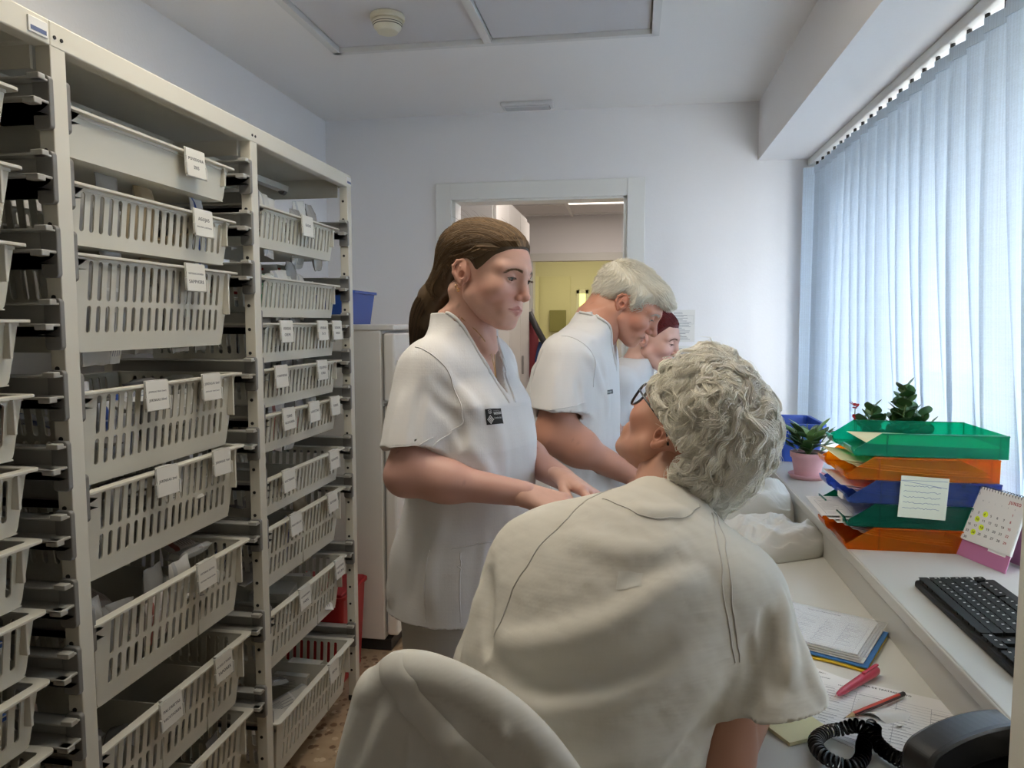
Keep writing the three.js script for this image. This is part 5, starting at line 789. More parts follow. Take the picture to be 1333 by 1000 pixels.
  part('collar', seam(tun, [[-.05, 1.45, -.06], [-.062, 1.43, .0], [-.04, 1.39, .05], [-.01, 1.30, .06]], .004, .001), white, tu);
  part('badge', patch(tun, [-.085, 1.222, .06], [1, 0, .5], [0, 1, 0], .055, .012, .0015), std(0xffffff, .6, { map: canvasTex(256, 64, (g) => { g.fillStyle = '#5c6060'; g.fillRect(0, 0, 256, 64); g.fillStyle = '#c8cbc8'; g.font = 'bold 26px sans-serif'; g.fillText('GENERALITAT', 40, 42, 190); g.fillRect(10, 16, 18, 32); }) }), t, 'narrow grey name strip on the chest');
  part('trousers', netMesh(blend([CAP([-.085, .86, -.1], [-.10, .47, -.09], .09, .08), CAP([-.10, .47, -.09], [-.10, .09, -.11], .078, .07), CAP([.085, .86, -.1], [.10, .47, -.09], .09, .08), CAP([.10, .47, -.09], [.10, .09, -.11], .078, .07)], .03), [-.24, .02, -.26], [.24, 1.04, .06], .013), clothM([.6, .6, .6]), t);
  shoes(t, [[-.10, -.1], [.10, -.1]], 0, std(new THREE.Color(.7, .7, .7), .5));
  // short hair brushed forward
  const yb = (z) => { const T = [[-.12, -.05], [-.09, -.05], [-.06, -.042], [-.035, -.025], [-.022, .025], [-.004, .034], [.010, .018], [.018, -.018], [.030, -.022], [.038, .03], [.055, .055], [.075, .075], [.12, .08]]; let i = 0; while (i < T.length - 2 && z > T[i + 1][0]) i++; return lerp(T[i][1], T[i + 1][1], clamp((z - T[i][0]) / (T[i + 1][0] - T[i][0]), 0, 1)); };
  const skull = ell(0, .042, -.010, .0745, .083, .098), quiff = CAP([-.035, .092, .062], [.035, .092, .062], .026), quiff2 = CAP([-.03, .084, .098], [.03, .084, .098], .012), occ = CAP([0, .03, -.045], [0, -.02, -.058], .058, .042);
  const hf = (x, y, z) => { let d = smin(skull(x, y, z), occ(x, y, z), .03) - .001 - (.007 + .004 * sstep(y, .04, .10)) * sstep(y - yb(z), -.004, .04) - .003 * noise(x * 35, y * 25, z * 20) * sstep(y - yb(z), 0, .03); d = smax(d, (yb(z) - y) * .8, .004); d = smin(d, quiff(x, y, z), .03); return smin(d, quiff2(x, y, z), .022); };
  const r = rng(9), st = [], base = netMesh(hf, [-.11, -.08, -.13], [.11, .17, .135], .0045, (x, y, z, c) => { const n = noise(x * 60, y * 40, z * 20), g = .88 + .08 * n - .24 * sstep(-z, .02, .07) * sstep(y, .09, .13); c.setRGB(g, g * .965, g * .86); }), bp = base.attributes.position, bn = base.attributes.normal;
  for (let i = 0; i < 4600; i++) { const k = Math.floor(r() * bp.count), p = V(bp.getX(k), bp.getY(k), bp.getZ(k)), n = V(bn.getX(k), bn.getY(k), bn.getZ(k)), top = sstep(p.y, .05, .10), d = V(p.x * 3 + (r() - .5) * .5, -.9 * (1 - top) - .2, lerp(-.35, 1.1, top) + (r() - .5) * .4 + (p.z > .02 && p.y < .05 ? .4 : 0)); d.addScaledVector(n, -d.dot(n)).normalize().addScaledVector(n, .35 + .5 * r()); const L = (.022 + .018 * r()) * (.7 + .5 * top), q = project(hf, p.clone().addScaledVector(d, L * .5), .0015, 2), e = project(hf, p.clone().addScaledVector(d, L), .003 + .007 * r(), 2), g = (.80 + .2 * r()) * (1 - .35 * Math.max(0, noise(p.x * 20, p.y * 20, p.z * 9))); st.push({ p: [p, q, e], n: [n], r: .0011, c: new THREE.Color(g, g * .96, g * .84) }); }
  part('hair', mergeIdx([base, strandsGeo(st)]).applyMatrix4(hm), hairM({ roughness: .6, sheen: .9, sheenRoughness: .6, sheenColor: new THREE.Color(.9, .87, .78) }), t);
}
// ---- C: red haired woman behind him
{
  const t = thing('person', 'woman with red hair in white tunic working behind the white haired man', 'person', [.12, 0, -2.68], R(78)), skin = [.74, .45, .36];
  const hm = new THREE.Matrix4().compose(V(.045, 1.358, -.062), new THREE.Quaternion().setFromEuler(new THREE.Euler(R(18), R(-4), R(0), 'YXZ')), V(.97, .90, 1.0));
  const H = makeHead(t, hm, { skin, lip: [.5, .2, .18], brow: [.13, .05, .04], open: .0028, lid: -.0034, gaze: [0, -.4], flush: .25, seed: 11, cell: .0034, brows: 50 });
  const T = [[.70, .02, -.22, .19, .14], [.9, .02, -.21, .185, .14], [1.05, .02, -.19, .18, .135], [1.15, .02, -.165, .165, .12], [1.22, .03, -.14, .13, .09], [1.29, .035, -.11, .07, .06]];
  const torso0 = blend([sweep(T), CAP([-.11, 1.205, -.15], [.16, 1.205, -.15], .055)], .05), sR = CAP([-.12, 1.2, -.15], [-.165, 1.05, -.2], .06, .066), sL = CAP([.16, 1.2, -.15], [.2, 1.05, -.2], .06, .066);
  const tun = (x, y, z) => { let d = torso0(x, y, z); const c = (q) => smax(q, -(y - 1.07), .004); d = smin(d, c(sR(x, y, z)), .03); d = smin(d, c(sL(x, y, z)), .03); if (d > .05 || d < -.06) return d; d -= .004 * noise(x * 10, y * 7, z * 10) + .0015 * noise(x * 26, y * 16, z * 26); return smax(d, -CAP([.035, 1.27, -.115], [.045, 1.45, -.05], .05, .07)(x, y, z), .004); };
  const bodyF = blend([sweep(T.map(([y, a, b, c, d]) => [y, a, b, c - .022, d - .022])), CAP([.03, 1.22, -.13], [.043, 1.34, -.085], .048, .048), CAP([-.13, 1.19, -.15], [-.17, 1.04, -.22], .042, .039), CAP([-.17, 1.04, -.22], [-.105, 1.015, -.0], .04, .027), CAP([.17, 1.19, -.15], [.2, 1.04, -.22], .042, .039), CAP([.2, 1.04, -.22], [.15, 1.015, 0], .04, .027), CAP([-.07, .8, -.22], [-.08, .1, -.2], .08, .045), CAP([.1, .8, -.22], [.11, .1, -.2], .08, .045)], .025);
  const sc = C3(skin), hands = [handGeo(handMatrix([-.107, 1.013, -.006], [.05, -.05, .2], [.3, -.9, 0]), skin, .5), handGeo(handMatrix([.15, 1.013, -.006], [-.05, -.05, .2], [-.3, -.9, 0], true), skin, .5)]; fixWinding(hands[1]);
  part('body', mergeIdx([netMesh(bodyF, [-.26, .04, -.38], [.3, 1.42, .06], .012, (x, y, z, c) => c.copy(sc).multiplyScalar(.9 + .05 * noise(x * 25, y * 25, z * 25))), ...H.skin, ...hands]), skinM, t);
  part('tunic', netMesh(tun, [-.28, .69, -.4], [.32, 1.34, -.0], .0075), white, t);
  part('trousers', netMesh(blend([CAP([-.06, .82, -.22], [-.08, .09, -.2], .085, .07), CAP([.09, .82, -.22], [.11, .09, -.2], .085, .07)], .03), [-.2, .01, -.35], [.24, 1.0, -.08], .014), clothM([.6, .6, .6]), t);
  shoes(t, [[-.08, -.2], [.11, -.2]], 0, std(new THREE.Color(.7, .7, .7), .5));
  const skull = ell(0, .042, -.010, .0745, .083, .098), bun = ell(0, .01, -.115, .035, .035, .03), hz = (z) => z > .06 ? .072 : z > .02 ? lerp(-.005, .072, (z - .02) / .04) : z > -.03 ? .03 : -.06;
  const hf = (x, y, z) => { let d = skull(x, y, z) - .001 - .008 * sstep(y - hz(z), -.004, .03) - .0015 * noise(x * 40, y * 12, z * 12); d = smax(d, (hz(z) - y) * .8, .004); return smin(d, bun(x, y, z), .02); };
  const r = rng(16), st = [], end = V(0, .015, -.10); for (let i = 0; i < 700; i++) { const a = (r() - .5) * Math.PI * 1.2, s = V(Math.sin(a) * .08, .04 + .05 * Math.cos(a), .07 * Math.cos(a) + .02 - .05 * r()); const k = .6 + .8 * r(); st.push({ p: hairStrip(hf, s, end, V(s.x * 1.3, s.y + .06, -.04), 10, .0006, .0012 * r()), r: .001, c: new THREE.Color(.13 * k, .018 * k, .02 * k) }); }
  part('hair', mergeIdx([netMesh(hf, [-.1, -.08, -.16], [.1, .16, .12], .005, (x, y, z, c) => c.setRGB(.12, .016, .018)), strandsGeo(st)]).applyMatrix4(hm), hairM(), t);
  part('earring', new THREE.TorusGeometry(.004, .001, 8, 16).translate(-.077, -.036, -.004).applyMatrix4(hm), std(new THREE.Color(.3, .25, .2), .3, { metalness: 1 }), t);
}
// ---- D: woman with white curls seated in front, and the draped chair
{
  const BX = 0, BZ = -1.1, t = thing('person', 'seated woman with curly white hair and glasses seen from behind looking up', 'person', [BX, 0, BZ]), skin = [.55, .285, .195];
  // in this frame z runs towards the camera; she faces away (-z) and to the left
  const hq = new THREE.Quaternion().setFromEuler(new THREE.Euler(R(-33), R(180 + 43), R(18), 'YXZ')), hm = new THREE.Matrix4().compose(V(.092, 1.224, -.175), hq, V(1.0, .95, 1.02));
  const H = makeHead(t, hm, { skin, lip: [.4, .16, .13], brow: [.5, .47, .42], seed: 8, cell: .003, flush: .3, jaw: 1.04 });
  const torso0 = blend([CAP([-.125, 1.035, -.05], [.15, .995, -.05], .080), ell(.0, .985, -.015, .195, .155, .125), ell(-.055, .86, .035, .172, .20, .135), ell(-.075, .68, .06, .165, .22, .145), CAP([.02, 1.06, -.075], [.055, 1.115, -.105], .088, .058)], .09);
  const sR = CAP([.160, .99, -.05], [.200, .82, .03], .080, .104), sL = CAP([-.145, 1.025, -.05], [-.20, .82, .02], .078, .088);
  const cutR = (d, x, y, z) => smax(d, -((y - .874) * .98 + (x - .2) * -.10 + (z - .03) * -.12), .004), cutL = (d, x, y, z) => smax(d, -(y - .85), .004);
  const cr = creases([
    [[[-.19, .965, .06], [-.13, .975, .12], [-.03, 1.005, .115], [.06, 1.055, .085], [.12, 1.07, .06]], .020, .013],
    [[[-.20, .90, .10], [-.12, .905, .16], [-.02, .925, .155], [.08, .965, .13], [.15, 1.0, .07]], .024, .009],
    [[[-.19, .94, .09], [-.10, .94, .145], [.0, .965, .135], [.09, 1.01, .10]], .018, -.008],
    [[[-.15, .84, .15], [-.03, .85, .175], [.06, .88, .155], [.12, .93, .12], [.16, .97, .08]], .022, .009],
    [[[-.12, .81, .17], [0, .81, .18], [.09, .84, .15], [.13, .885, .11]], .020, -.009],
    [[[-.1, .77, .18], [.02, .78, .185], [.09, .80, .16], [.12, .84, .12]], .02, .010],
    [[[.155, 1.0, .06], [.175, .95, .075], [.165, .90, .085], [.15, .86, .09]], .012, -.014],
    [[[.225, 1.045, .0], [.235, .98, .06], [.215, .93, .10]], .013, .012], [[[.25, 1.0, .0], [.27, .93, .06], [.28, .89, .06]], .014, .007], [[[.2, 1.03, .05], [.205, .97, .09], [.19, .91, .11]], .012, -.010],
    [[[-.20, 1.05, .0], [-.19, .98, .06], [-.18, .93, .09]], .014, -.011], [[[-.22, 1.03, .0], [-.225, .95, .04], [-.22, .88, .06]], .014, .009], [[[.0, 1.125, .0], [.03, 1.115, .005], [.09, 1.13, -.02]], .014, .005], [[[-.10, 1.09, .03], [.0, 1.085, .06], [.08, 1.10, .03]], .02, .005],
  ], blend([torso0, sR, sL], .022));
  const iR = CAP([.185, .93, .0], [.205, .80, .032], .055, .086), iL = CAP([-.17, .92, -.02], [-.20, .80, .02], .05, .068), inR = (x, y, z, sd) => Math.max(iR(x, y, z), .835 - y, y - .93, sd + .011), inL = (x, y, z, sd) => Math.max(iL(x, y, z), .82 - y, sd + .011);
  const tun = (x, y, z) => {
    let d = smin(torso0(x, y, z), cutR(sR(x, y, z), x, y, z), .022); d = smin(d, cutL(sL(x, y, z), x, y, z), .022);
    if (d > .06 || d < -.07) return d;
    const fd = 1.7 * cr(x, y, z) + .0035 * noise(x * 7 + 3, y * 9, z * 7) + .0014 * noise(x * 22 + y * 9, y * 22, z * 22) + .0008 * noise(x * 50, y * 60, z * 50), side = smin(smin(torso0(x, y, z), sR(x, y, z), .022), sL(x, y, z), .022) - fd; d -= fd;
    d = smax(d, -CAP([.066, 1.115, -.125], [.10, 1.30, -.18], .056, .085)(x, y, z), .005);
    d = smax(d, -inR(x, y, z, side), .003); d = smax(d, -inL(x, y, z, side), .003); return smax(d, .52 - y, .01);
  };
  const bodyF = (() => {
    const tor = blend([CAP([-.125, 1.03, -.055], [.15, .99, -.055], .053), ell(.0, .98, -.02, .17, .14, .095), ell(-.055, .86, .03, .145, .19, .105), ell(-.075, .66, .06, .145, .2, .12)], .08), neck = blend([CAP([.035, 1.05, -.085], [.09, 1.19, -.165], .056, .054), CAP([.03, 1.08, -.12], [.055, 1.19, -.185], .03, .035)], .03);
    const rest = blend([CAP([.160, .98, -.05], [.138, .775, .02], .050, .046), CAP([.138, .778, .02], [.245, .80, -.2], .044, .028), CAP([-.15, 1.03, -.055], [-.20, .80, -.0], .05, .044), CAP([-.20, .80, 0], [-.05, .80, -.22], .043, .028)], .02);
    const legs = blend([CAP([-.11, .52, .05], [-.15, .50, -.34], .085, .06), CAP([-.15, .50, -.34], [-.15, .1, -.33], .058, .04), CAP([.03, .52, .05], [.06, .50, -.34], .085, .06), CAP([.06, .50, -.34], [.06, .1, -.33], .058, .04)], .03);
    return (x, y, z) => Math.min(smin(smin(tor(x, y, z), neck(x, y, z), .03), rest(x, y, z), .015), legs(x, y, z));
  })();
  const sc = C3(skin), hands = [handGeo(handMatrix([.246, .80, -.2], [.05, -.03, -.2], [0, -1, .1]), skin, .4), handGeo(handMatrix([-.05, .80, -.22], [.15, -.05, -.1], [.2, -.9, 0], true), skin, .4)]; fixWinding(hands[1]);
  part('body', mergeIdx([netMesh(bodyF, [-.29, .05, -.42], [.29, 1.24, .24], .010, (x, y, z, c) => c.copy(sc).multiplyScalar(1 + .06 * noise(x * 25, y * 25, z * 25))), ...H.skin, ...hands]), skinM, t);
  const tu = part('tunic', netMesh(tun, [-.32, .5, -.22], [.36, 1.24, .26], .005), clothM([.66, .635, .57]), t);  // white cloth; the dim warm shade on her back is put into this colour
  const ir = [[.098, 1.10, -.06], [.112, 1.05, .03], [.135, .99, .08], [.152, .955, .09]], il = [[-.02, 1.13, -.06], [-.075, 1.10, .0], [-.13, 1.05, .05], [-.172, .97, .09]];
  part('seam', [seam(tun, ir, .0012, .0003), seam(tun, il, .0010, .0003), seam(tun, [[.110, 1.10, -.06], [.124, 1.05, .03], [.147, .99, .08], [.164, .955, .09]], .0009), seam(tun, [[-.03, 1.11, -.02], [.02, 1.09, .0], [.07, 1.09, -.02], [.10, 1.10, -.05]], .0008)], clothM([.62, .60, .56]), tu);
  part('collar_tag', patch(tun, [.0, 1.05, .08], [1, 0, 0], [0, 1, -.5], .034, .026, .0008), clothM([.70, .69, .64]), tu);
  part('trousers', netMesh(blend([CAP([-.11, .53, .06], [-.15, .51, -.34], .105, .08), CAP([-.15, .50, -.34], [-.15, .09, -.33], .076, .066), CAP([.03, .53, .06], [.06, .51, -.34], .105, .08), CAP([.06, .50, -.34], [.06, .09, -.33], .076, .066)], .03), [-.28, .02, -.46], [.2, .67, .2], .014), clothM([.6, .6, .6]), t);
  shoes(t, [[-.15, -.36], [.06, -.36]], 0, std(new THREE.Color(.7, .7, .7), .5));
  // ---- curls
  const blob = blend([ell(0, .048, -.018, .094, .104, .112), ell(0, -.03, -.066, .074, .066, .060), ell(0, .09, .03, .072, .062, .07)], .05), keep = (x, y, z) => (z - lerp(-.052, .088, sstep(y, .008, .040)) - .006 * noise(x * 30, y * 60, z * 30)) * .7;
  const hf = (x, y, z) => { let d = blob(x, y, z) - .010 * noise(x * 24, y * 24, z * 24) - .005 * noise(x * 55, y * 55, z * 55); return smax(d, keep(x, y, z), .03); };
  const base = netMesh(hf, [-.14, -.14, -.17], [.14, .2, .15], .0055, (x, y, z, c) => { const n = noise(x * 30, y * 30, z * 30), g = .84 + .12 * n; c.setRGB(g, g * .95, g * .82); }), bp = base.attributes.position, r = rng(12), st = [];
  const crown = V(.012, .15, -.045), nz = (p, s, o) => noise(p.x * s + o, p.y * s - o, p.z * s + 2 * o);
  // one lock: a guide that runs over the head in waves, then its strands side by side
  const lock = (p, L, rad, amp, wl, lift, count, width, free) => {
    const seg = 20, C = [], BN = [], NN = []; let q = p.clone(), dir = p.clone().sub(crown).add(V(.25 * nz(p, 12, 3), -.03, .25 * nz(p, 12, 9))), tw = nz(p, 10, 3) * 3.2; const ph = r() * 6.283, amp2 = amp * (.7 + .6 * r());
    for (let i = 0; i <= seg; i++) {
      if (i > 6 && keep(q.x, q.y, q.z) > -.004) break; const n = grad(hf, q, .005), s = i / seg * L, e = Math.min(1, i / 4), a = s / wl * 6.283 + ph; dir.addScaledVector(n, -dir.dot(n)).normalize(); const b = V(0, 0, 0).crossVectors(n, dir);
      C.push(q.clone().addScaledVector(b, amp2 * Math.sin(a) * e).addScaledVector(n, lift + amp2 * .36 * (1 + Math.cos(a * .5 + ph)) * e + free * (i / seg) ** 1.5)); BN.push(b.clone()); NN.push(n.clone());
      q.addScaledVector(dir, L / seg); q = project(hf, q, 0, 1); dir.applyAxisAngle(n, tw * .07 * (1 + i / seg));
    }
    const tone0 = (.95 + .05 * r()) * (1 - .18 * Math.max(0, nz(p, 16, 1))), yel = .89 - .05 * r() - .06 * Math.max(0, nz(p, 9, 4));
    for (let k = 0; k < count; k++) {
      const o = (r() - .5) * width * 1, h = (r() - .2) * .004, j = r() * 6.283, tone = tone0 * (.9 + .2 * r()), cut = Math.max(3, C.length - 1 - Math.floor(r() * 6));
      st.push({ p: C.slice(0, cut + 1).map((c, i) => c.clone().addScaledVector(BN[i], o * (1 - .55 * (i / seg) ** 2) + .0009 * Math.sin(i * .7 + j)).addScaledVector(NN[i], h * Math.min(1, i / 4) - .30 * Math.abs(o) * Math.abs(o) / width)), n: NN, r: rad * (.7 + .6 * r()), c: new THREE.Color(Math.min(1, tone), Math.min(.97, tone * .965), tone * yel) });
    }
  };
  const pick = () => { for (;;) { const k = Math.floor(r() * bp.count), q = V(bp.getX(k), bp.getY(k), bp.getZ(k)); if (keep(q.x, q.y, q.z) < -.012) return q; } };
  for (let i = 0; i < 640; i++) lock(i < 150 ? project(hf, crown.clone().add(V((r() - .5) * .11, (r() - .5) * .06, (r() - .5) * .11)), 0, 5) : pick(), .07 + .06 * r(), .0008, .004 + .005 * r(), .045 + .03 * r(), .0005 + .004 * r(), 15, .012 + .006 * r(), .002 * r());
  for (let i = 0; i < 420; i++) lock(pick(), .045 + .05 * r(), .00042, .006 + .006 * r(), .024 + .022 * r(), .002, 2, .004, .002 + .009 * r());
  part('hair', mergeIdx([base, strandsGeo(st)]).applyMatrix4(hm), hairM({ roughness: .6, sheen: .9, sheenRoughness: .6, sheenColor: new THREE.Color(.9, .86, .74) }), t);
  // glasses
  const gm = std(new THREE.Color(.012, .018, .03), .25, { clearcoat: .5 }), gl = part('glasses', [-1, 1].flatMap((s) => [tube([[s * .018, .026, .106], [s * .034, .030, .103], [s * .056, .026, .093], [s * .060, .008, .090], [s * .050, -.012, .094], [s * .032, -.016, .101], [s * .016, -.006, .106]], .0022, 60, 8, true), tube([[s * .060, .020, .091], [s * .075, .021, .07], [s * .081, .016, .02], [s * .083, .012, -.01], [s * .08, -.006, -.03]], .002, 30, 6)]).concat([tube([[-.017, .014, .107], [0, .017, .112], [.017, .014, .107]], .0018, 14, 6)]).map((g) => g.applyMatrix4(hm)), gm, t);
}
{
  const ch = thing('office_chair', 'office chair behind the seated woman, hidden under a white cloth', 'chair', [-.10, 0, -.90]), cm = std(new THREE.Color(.04, .045, .06), .7), st = std(new THREE.Color(.03, .03, .03), .4);
  part('seat', bb(-.23, .23, .42, .50, -.30, .17, .03), cm, ch); part('column', [cyl(.03, .03, .34, 0, .25, -.05), cyl(.045, .05, .1, 0, .12, -.05)], st, ch);
  for (let i = 0; i < 5; i++) { const a = i * 1.2566 + .3; const g = part('base_leg', bar([0, .11, -.05], [Math.cos(a) * .27, .07, -.05 + Math.sin(a) * .27], .018), st, ch); part('caster', [cyl(.028, .028, .04).rotateX(Math.PI / 2).rotateY(-a).translate(Math.cos(a) * .27, .028, -.05 + Math.sin(a) * .27), cyl(.008, .008, .05, Math.cos(a) * .27, .055, -.05 + Math.sin(a) * .27)], st, g); }
    const rc = new THREE.CatmullRomCurve3([[-.285, 1.030], [-.262, 1.048], [-.225, 1.050], [-.17, 1.034], [-.11, .998], [-.062, .948], [-.026, .888], [-.004, .81], [.004, .70]].map(([x, y]) => V(x, y, 0))), ridge = rc.getPoints(40).map((q) => [q.x, q.y]);
  const ry = (x) => { let i = 0; while (i < ridge.length - 2 && x > ridge[i + 1][0]) i++; return lerp(ridge[i][1], ridge[i + 1][1], clamp((x - ridge[i][0]) / (ridge[i + 1][0] - ridge[i][0]), 0, 1)); };
  // backrest inside the cloth
  part('backrest', netMesh((x, y, z) => { const a = x - .0 - .10, d = blend(ridge.slice(0, 32).filter((q, i) => i % 4 === 0).map(([X, Y], i, A) => CAP([X + .015, Math.min(Y, 1.02) - .06, .0], [X + .015, .60, -.005], .012)), .03); return d(a, y, z - .12); }, [-.20, .55, .05], [.18, 1.08, .19], .012), cm, ch); part('back_strut', [bar([-.02, .62, .13], [-.02, .42, .1], .02), bar([-.02, .43, .12], [-.02, .40, -.05], .02)], st, ch);
  // cloth: hangs over the ridge, both sides falling in folds
  const cl = thing('white_cloth', 'white lab coat draped over the chair back in the foreground', 'cloth', [-.13, .9, -.775]);
  const cr = creases([[[[-.125, 1.0, .026], [-.13, .965, .045], [-.137, .88, .06]], .008, .010], [[[-.105, .985, .03], [-.11, .94, .05], [-.115, .86, .06]], .012, -.006], [[[-.078, .955, .026], [-.083, .92, .045], [-.09, .82, .06]], .007, .011], [[[-.060, .925, .03], [-.064, .87, .05], [-.068, .78, .06]], .009, -.008], [[[-.042, .90, .03], [-.046, .85, .05], [-.05, .74, .06]], .007, .010], [[[-.022, .86, .03], [-.02, .81, .05], [-.02, .72, .06]], .007, .008],
    [[[-.245, 1.02, .03], [-.27, .96, .05], [-.30, .86, .07]], .012, .010], [[[-.215, 1.01, .04], [-.23, .95, .05], [-.25, .85, .07]], .014, -.008], [[[-.175, 1.01, .035], [-.18, .95, .05], [-.19, .85, .07]], .014, .008], [[[-.295, 1.0, .0], [-.31, .93, .02], [-.335, .8, .03]], .01, .007]]);
  const cf0 = (x, y, z) => {
    const flare = Math.max(0, 1.05 - y) * .22, xc = clamp(x, -.285, .004), Y = ry(xc), slope = Math.abs(ry(Math.min(.004, xc + .01)) - ry(Math.max(-.285, xc - .01))) / .02, c = 1 / sq(1 + slope * slope), rr = .030, tt = (Y - y) * c;
    const prof = tt <= rr ? sq((rr - tt) ** 2 + z * z) - rr : Math.abs(z) - (rr + .34 * (tt - rr));
    const dx = Math.max(x - .012 - .06 * Math.max(0, .9 - y), -.297 - flare * .8 - x);
    return smax(smax(prof, dx, .025), .55 - y, .01);
  };
  const cf = (x, y, z) => { let d = cf0(x, y, z) * .85; if (d > .05 || d < -.05) return d; return d - .7 * cr(x, y, z) - (.003 * noise(x * 11 + 9, y * 6, z * 9) + .001 * noise(x * 30, y * 20, z * 30)) * sstep(Math.abs(z), .005, .03); };
  const inner = (x, y, z) => Math.max(cf(x, y, z), -Math.max(cf0(x, y, z) + .026, y - .88));
  const off = (g) => g.translate(.13 - .13, 0, 0);
  const mv = (g) => g.translate(.13, -.9, 0);
  const clothG = netMesh(inner, [-.42, .53, -.14], [.10, 1.1, .16], .005);
  part('drape', mv(clothG), clothM([.66, .655, .61]), cl);  // the coat is white; foreground shade is mixed into drape and edge colour
  const band = new THREE.CatmullRomCurve3([[-.262, 1.050, .010], [-.255, 1.04, .03], [-.228, 1.015, .05], [-.19, .985, .06], [-.15, .955, .07], [-.10, .92, .08], [-.04, .875, .09], [.0, .84, .09]].map((q) => V(...q))), bp2 = band.getPoints(60);
  const bandGeo = (() => { const w = .030, P = [], I = []; bp2.forEach((q, i) => { const tn = bp2[Math.min(60, i + 1)].clone().sub(bp2[Math.max(0, i - 1)]).normalize(), c = project(cf, q, 0, 6), n = grad(cf, c, .006), b = V(0, 0, 0).crossVectors(tn, n).normalize(); for (let k = 0; k <= 8; k++) { const u = k / 8 - .5, s = project(cf, c.clone().addScaledVector(b, u * w), .0012 + .003 * Math.sqrt(Math.max(0, 1 - 4 * u * u)), 4); P.push(s.x, s.y, s.z); if (i && k) { const a = i * 9 + k; I.push(a - 10, a - 9, a, a - 10, a, a - 1); } } }); const g = new THREE.BufferGeometry(); g.setAttribute('position', new THREE.Float32BufferAttribute(P, 3)); g.setIndex(I); g.computeVertexNormals(); return g; })();
  part('coat_edge', mv(bandGeo), clothM([.67, .665, .62]), cl);
}
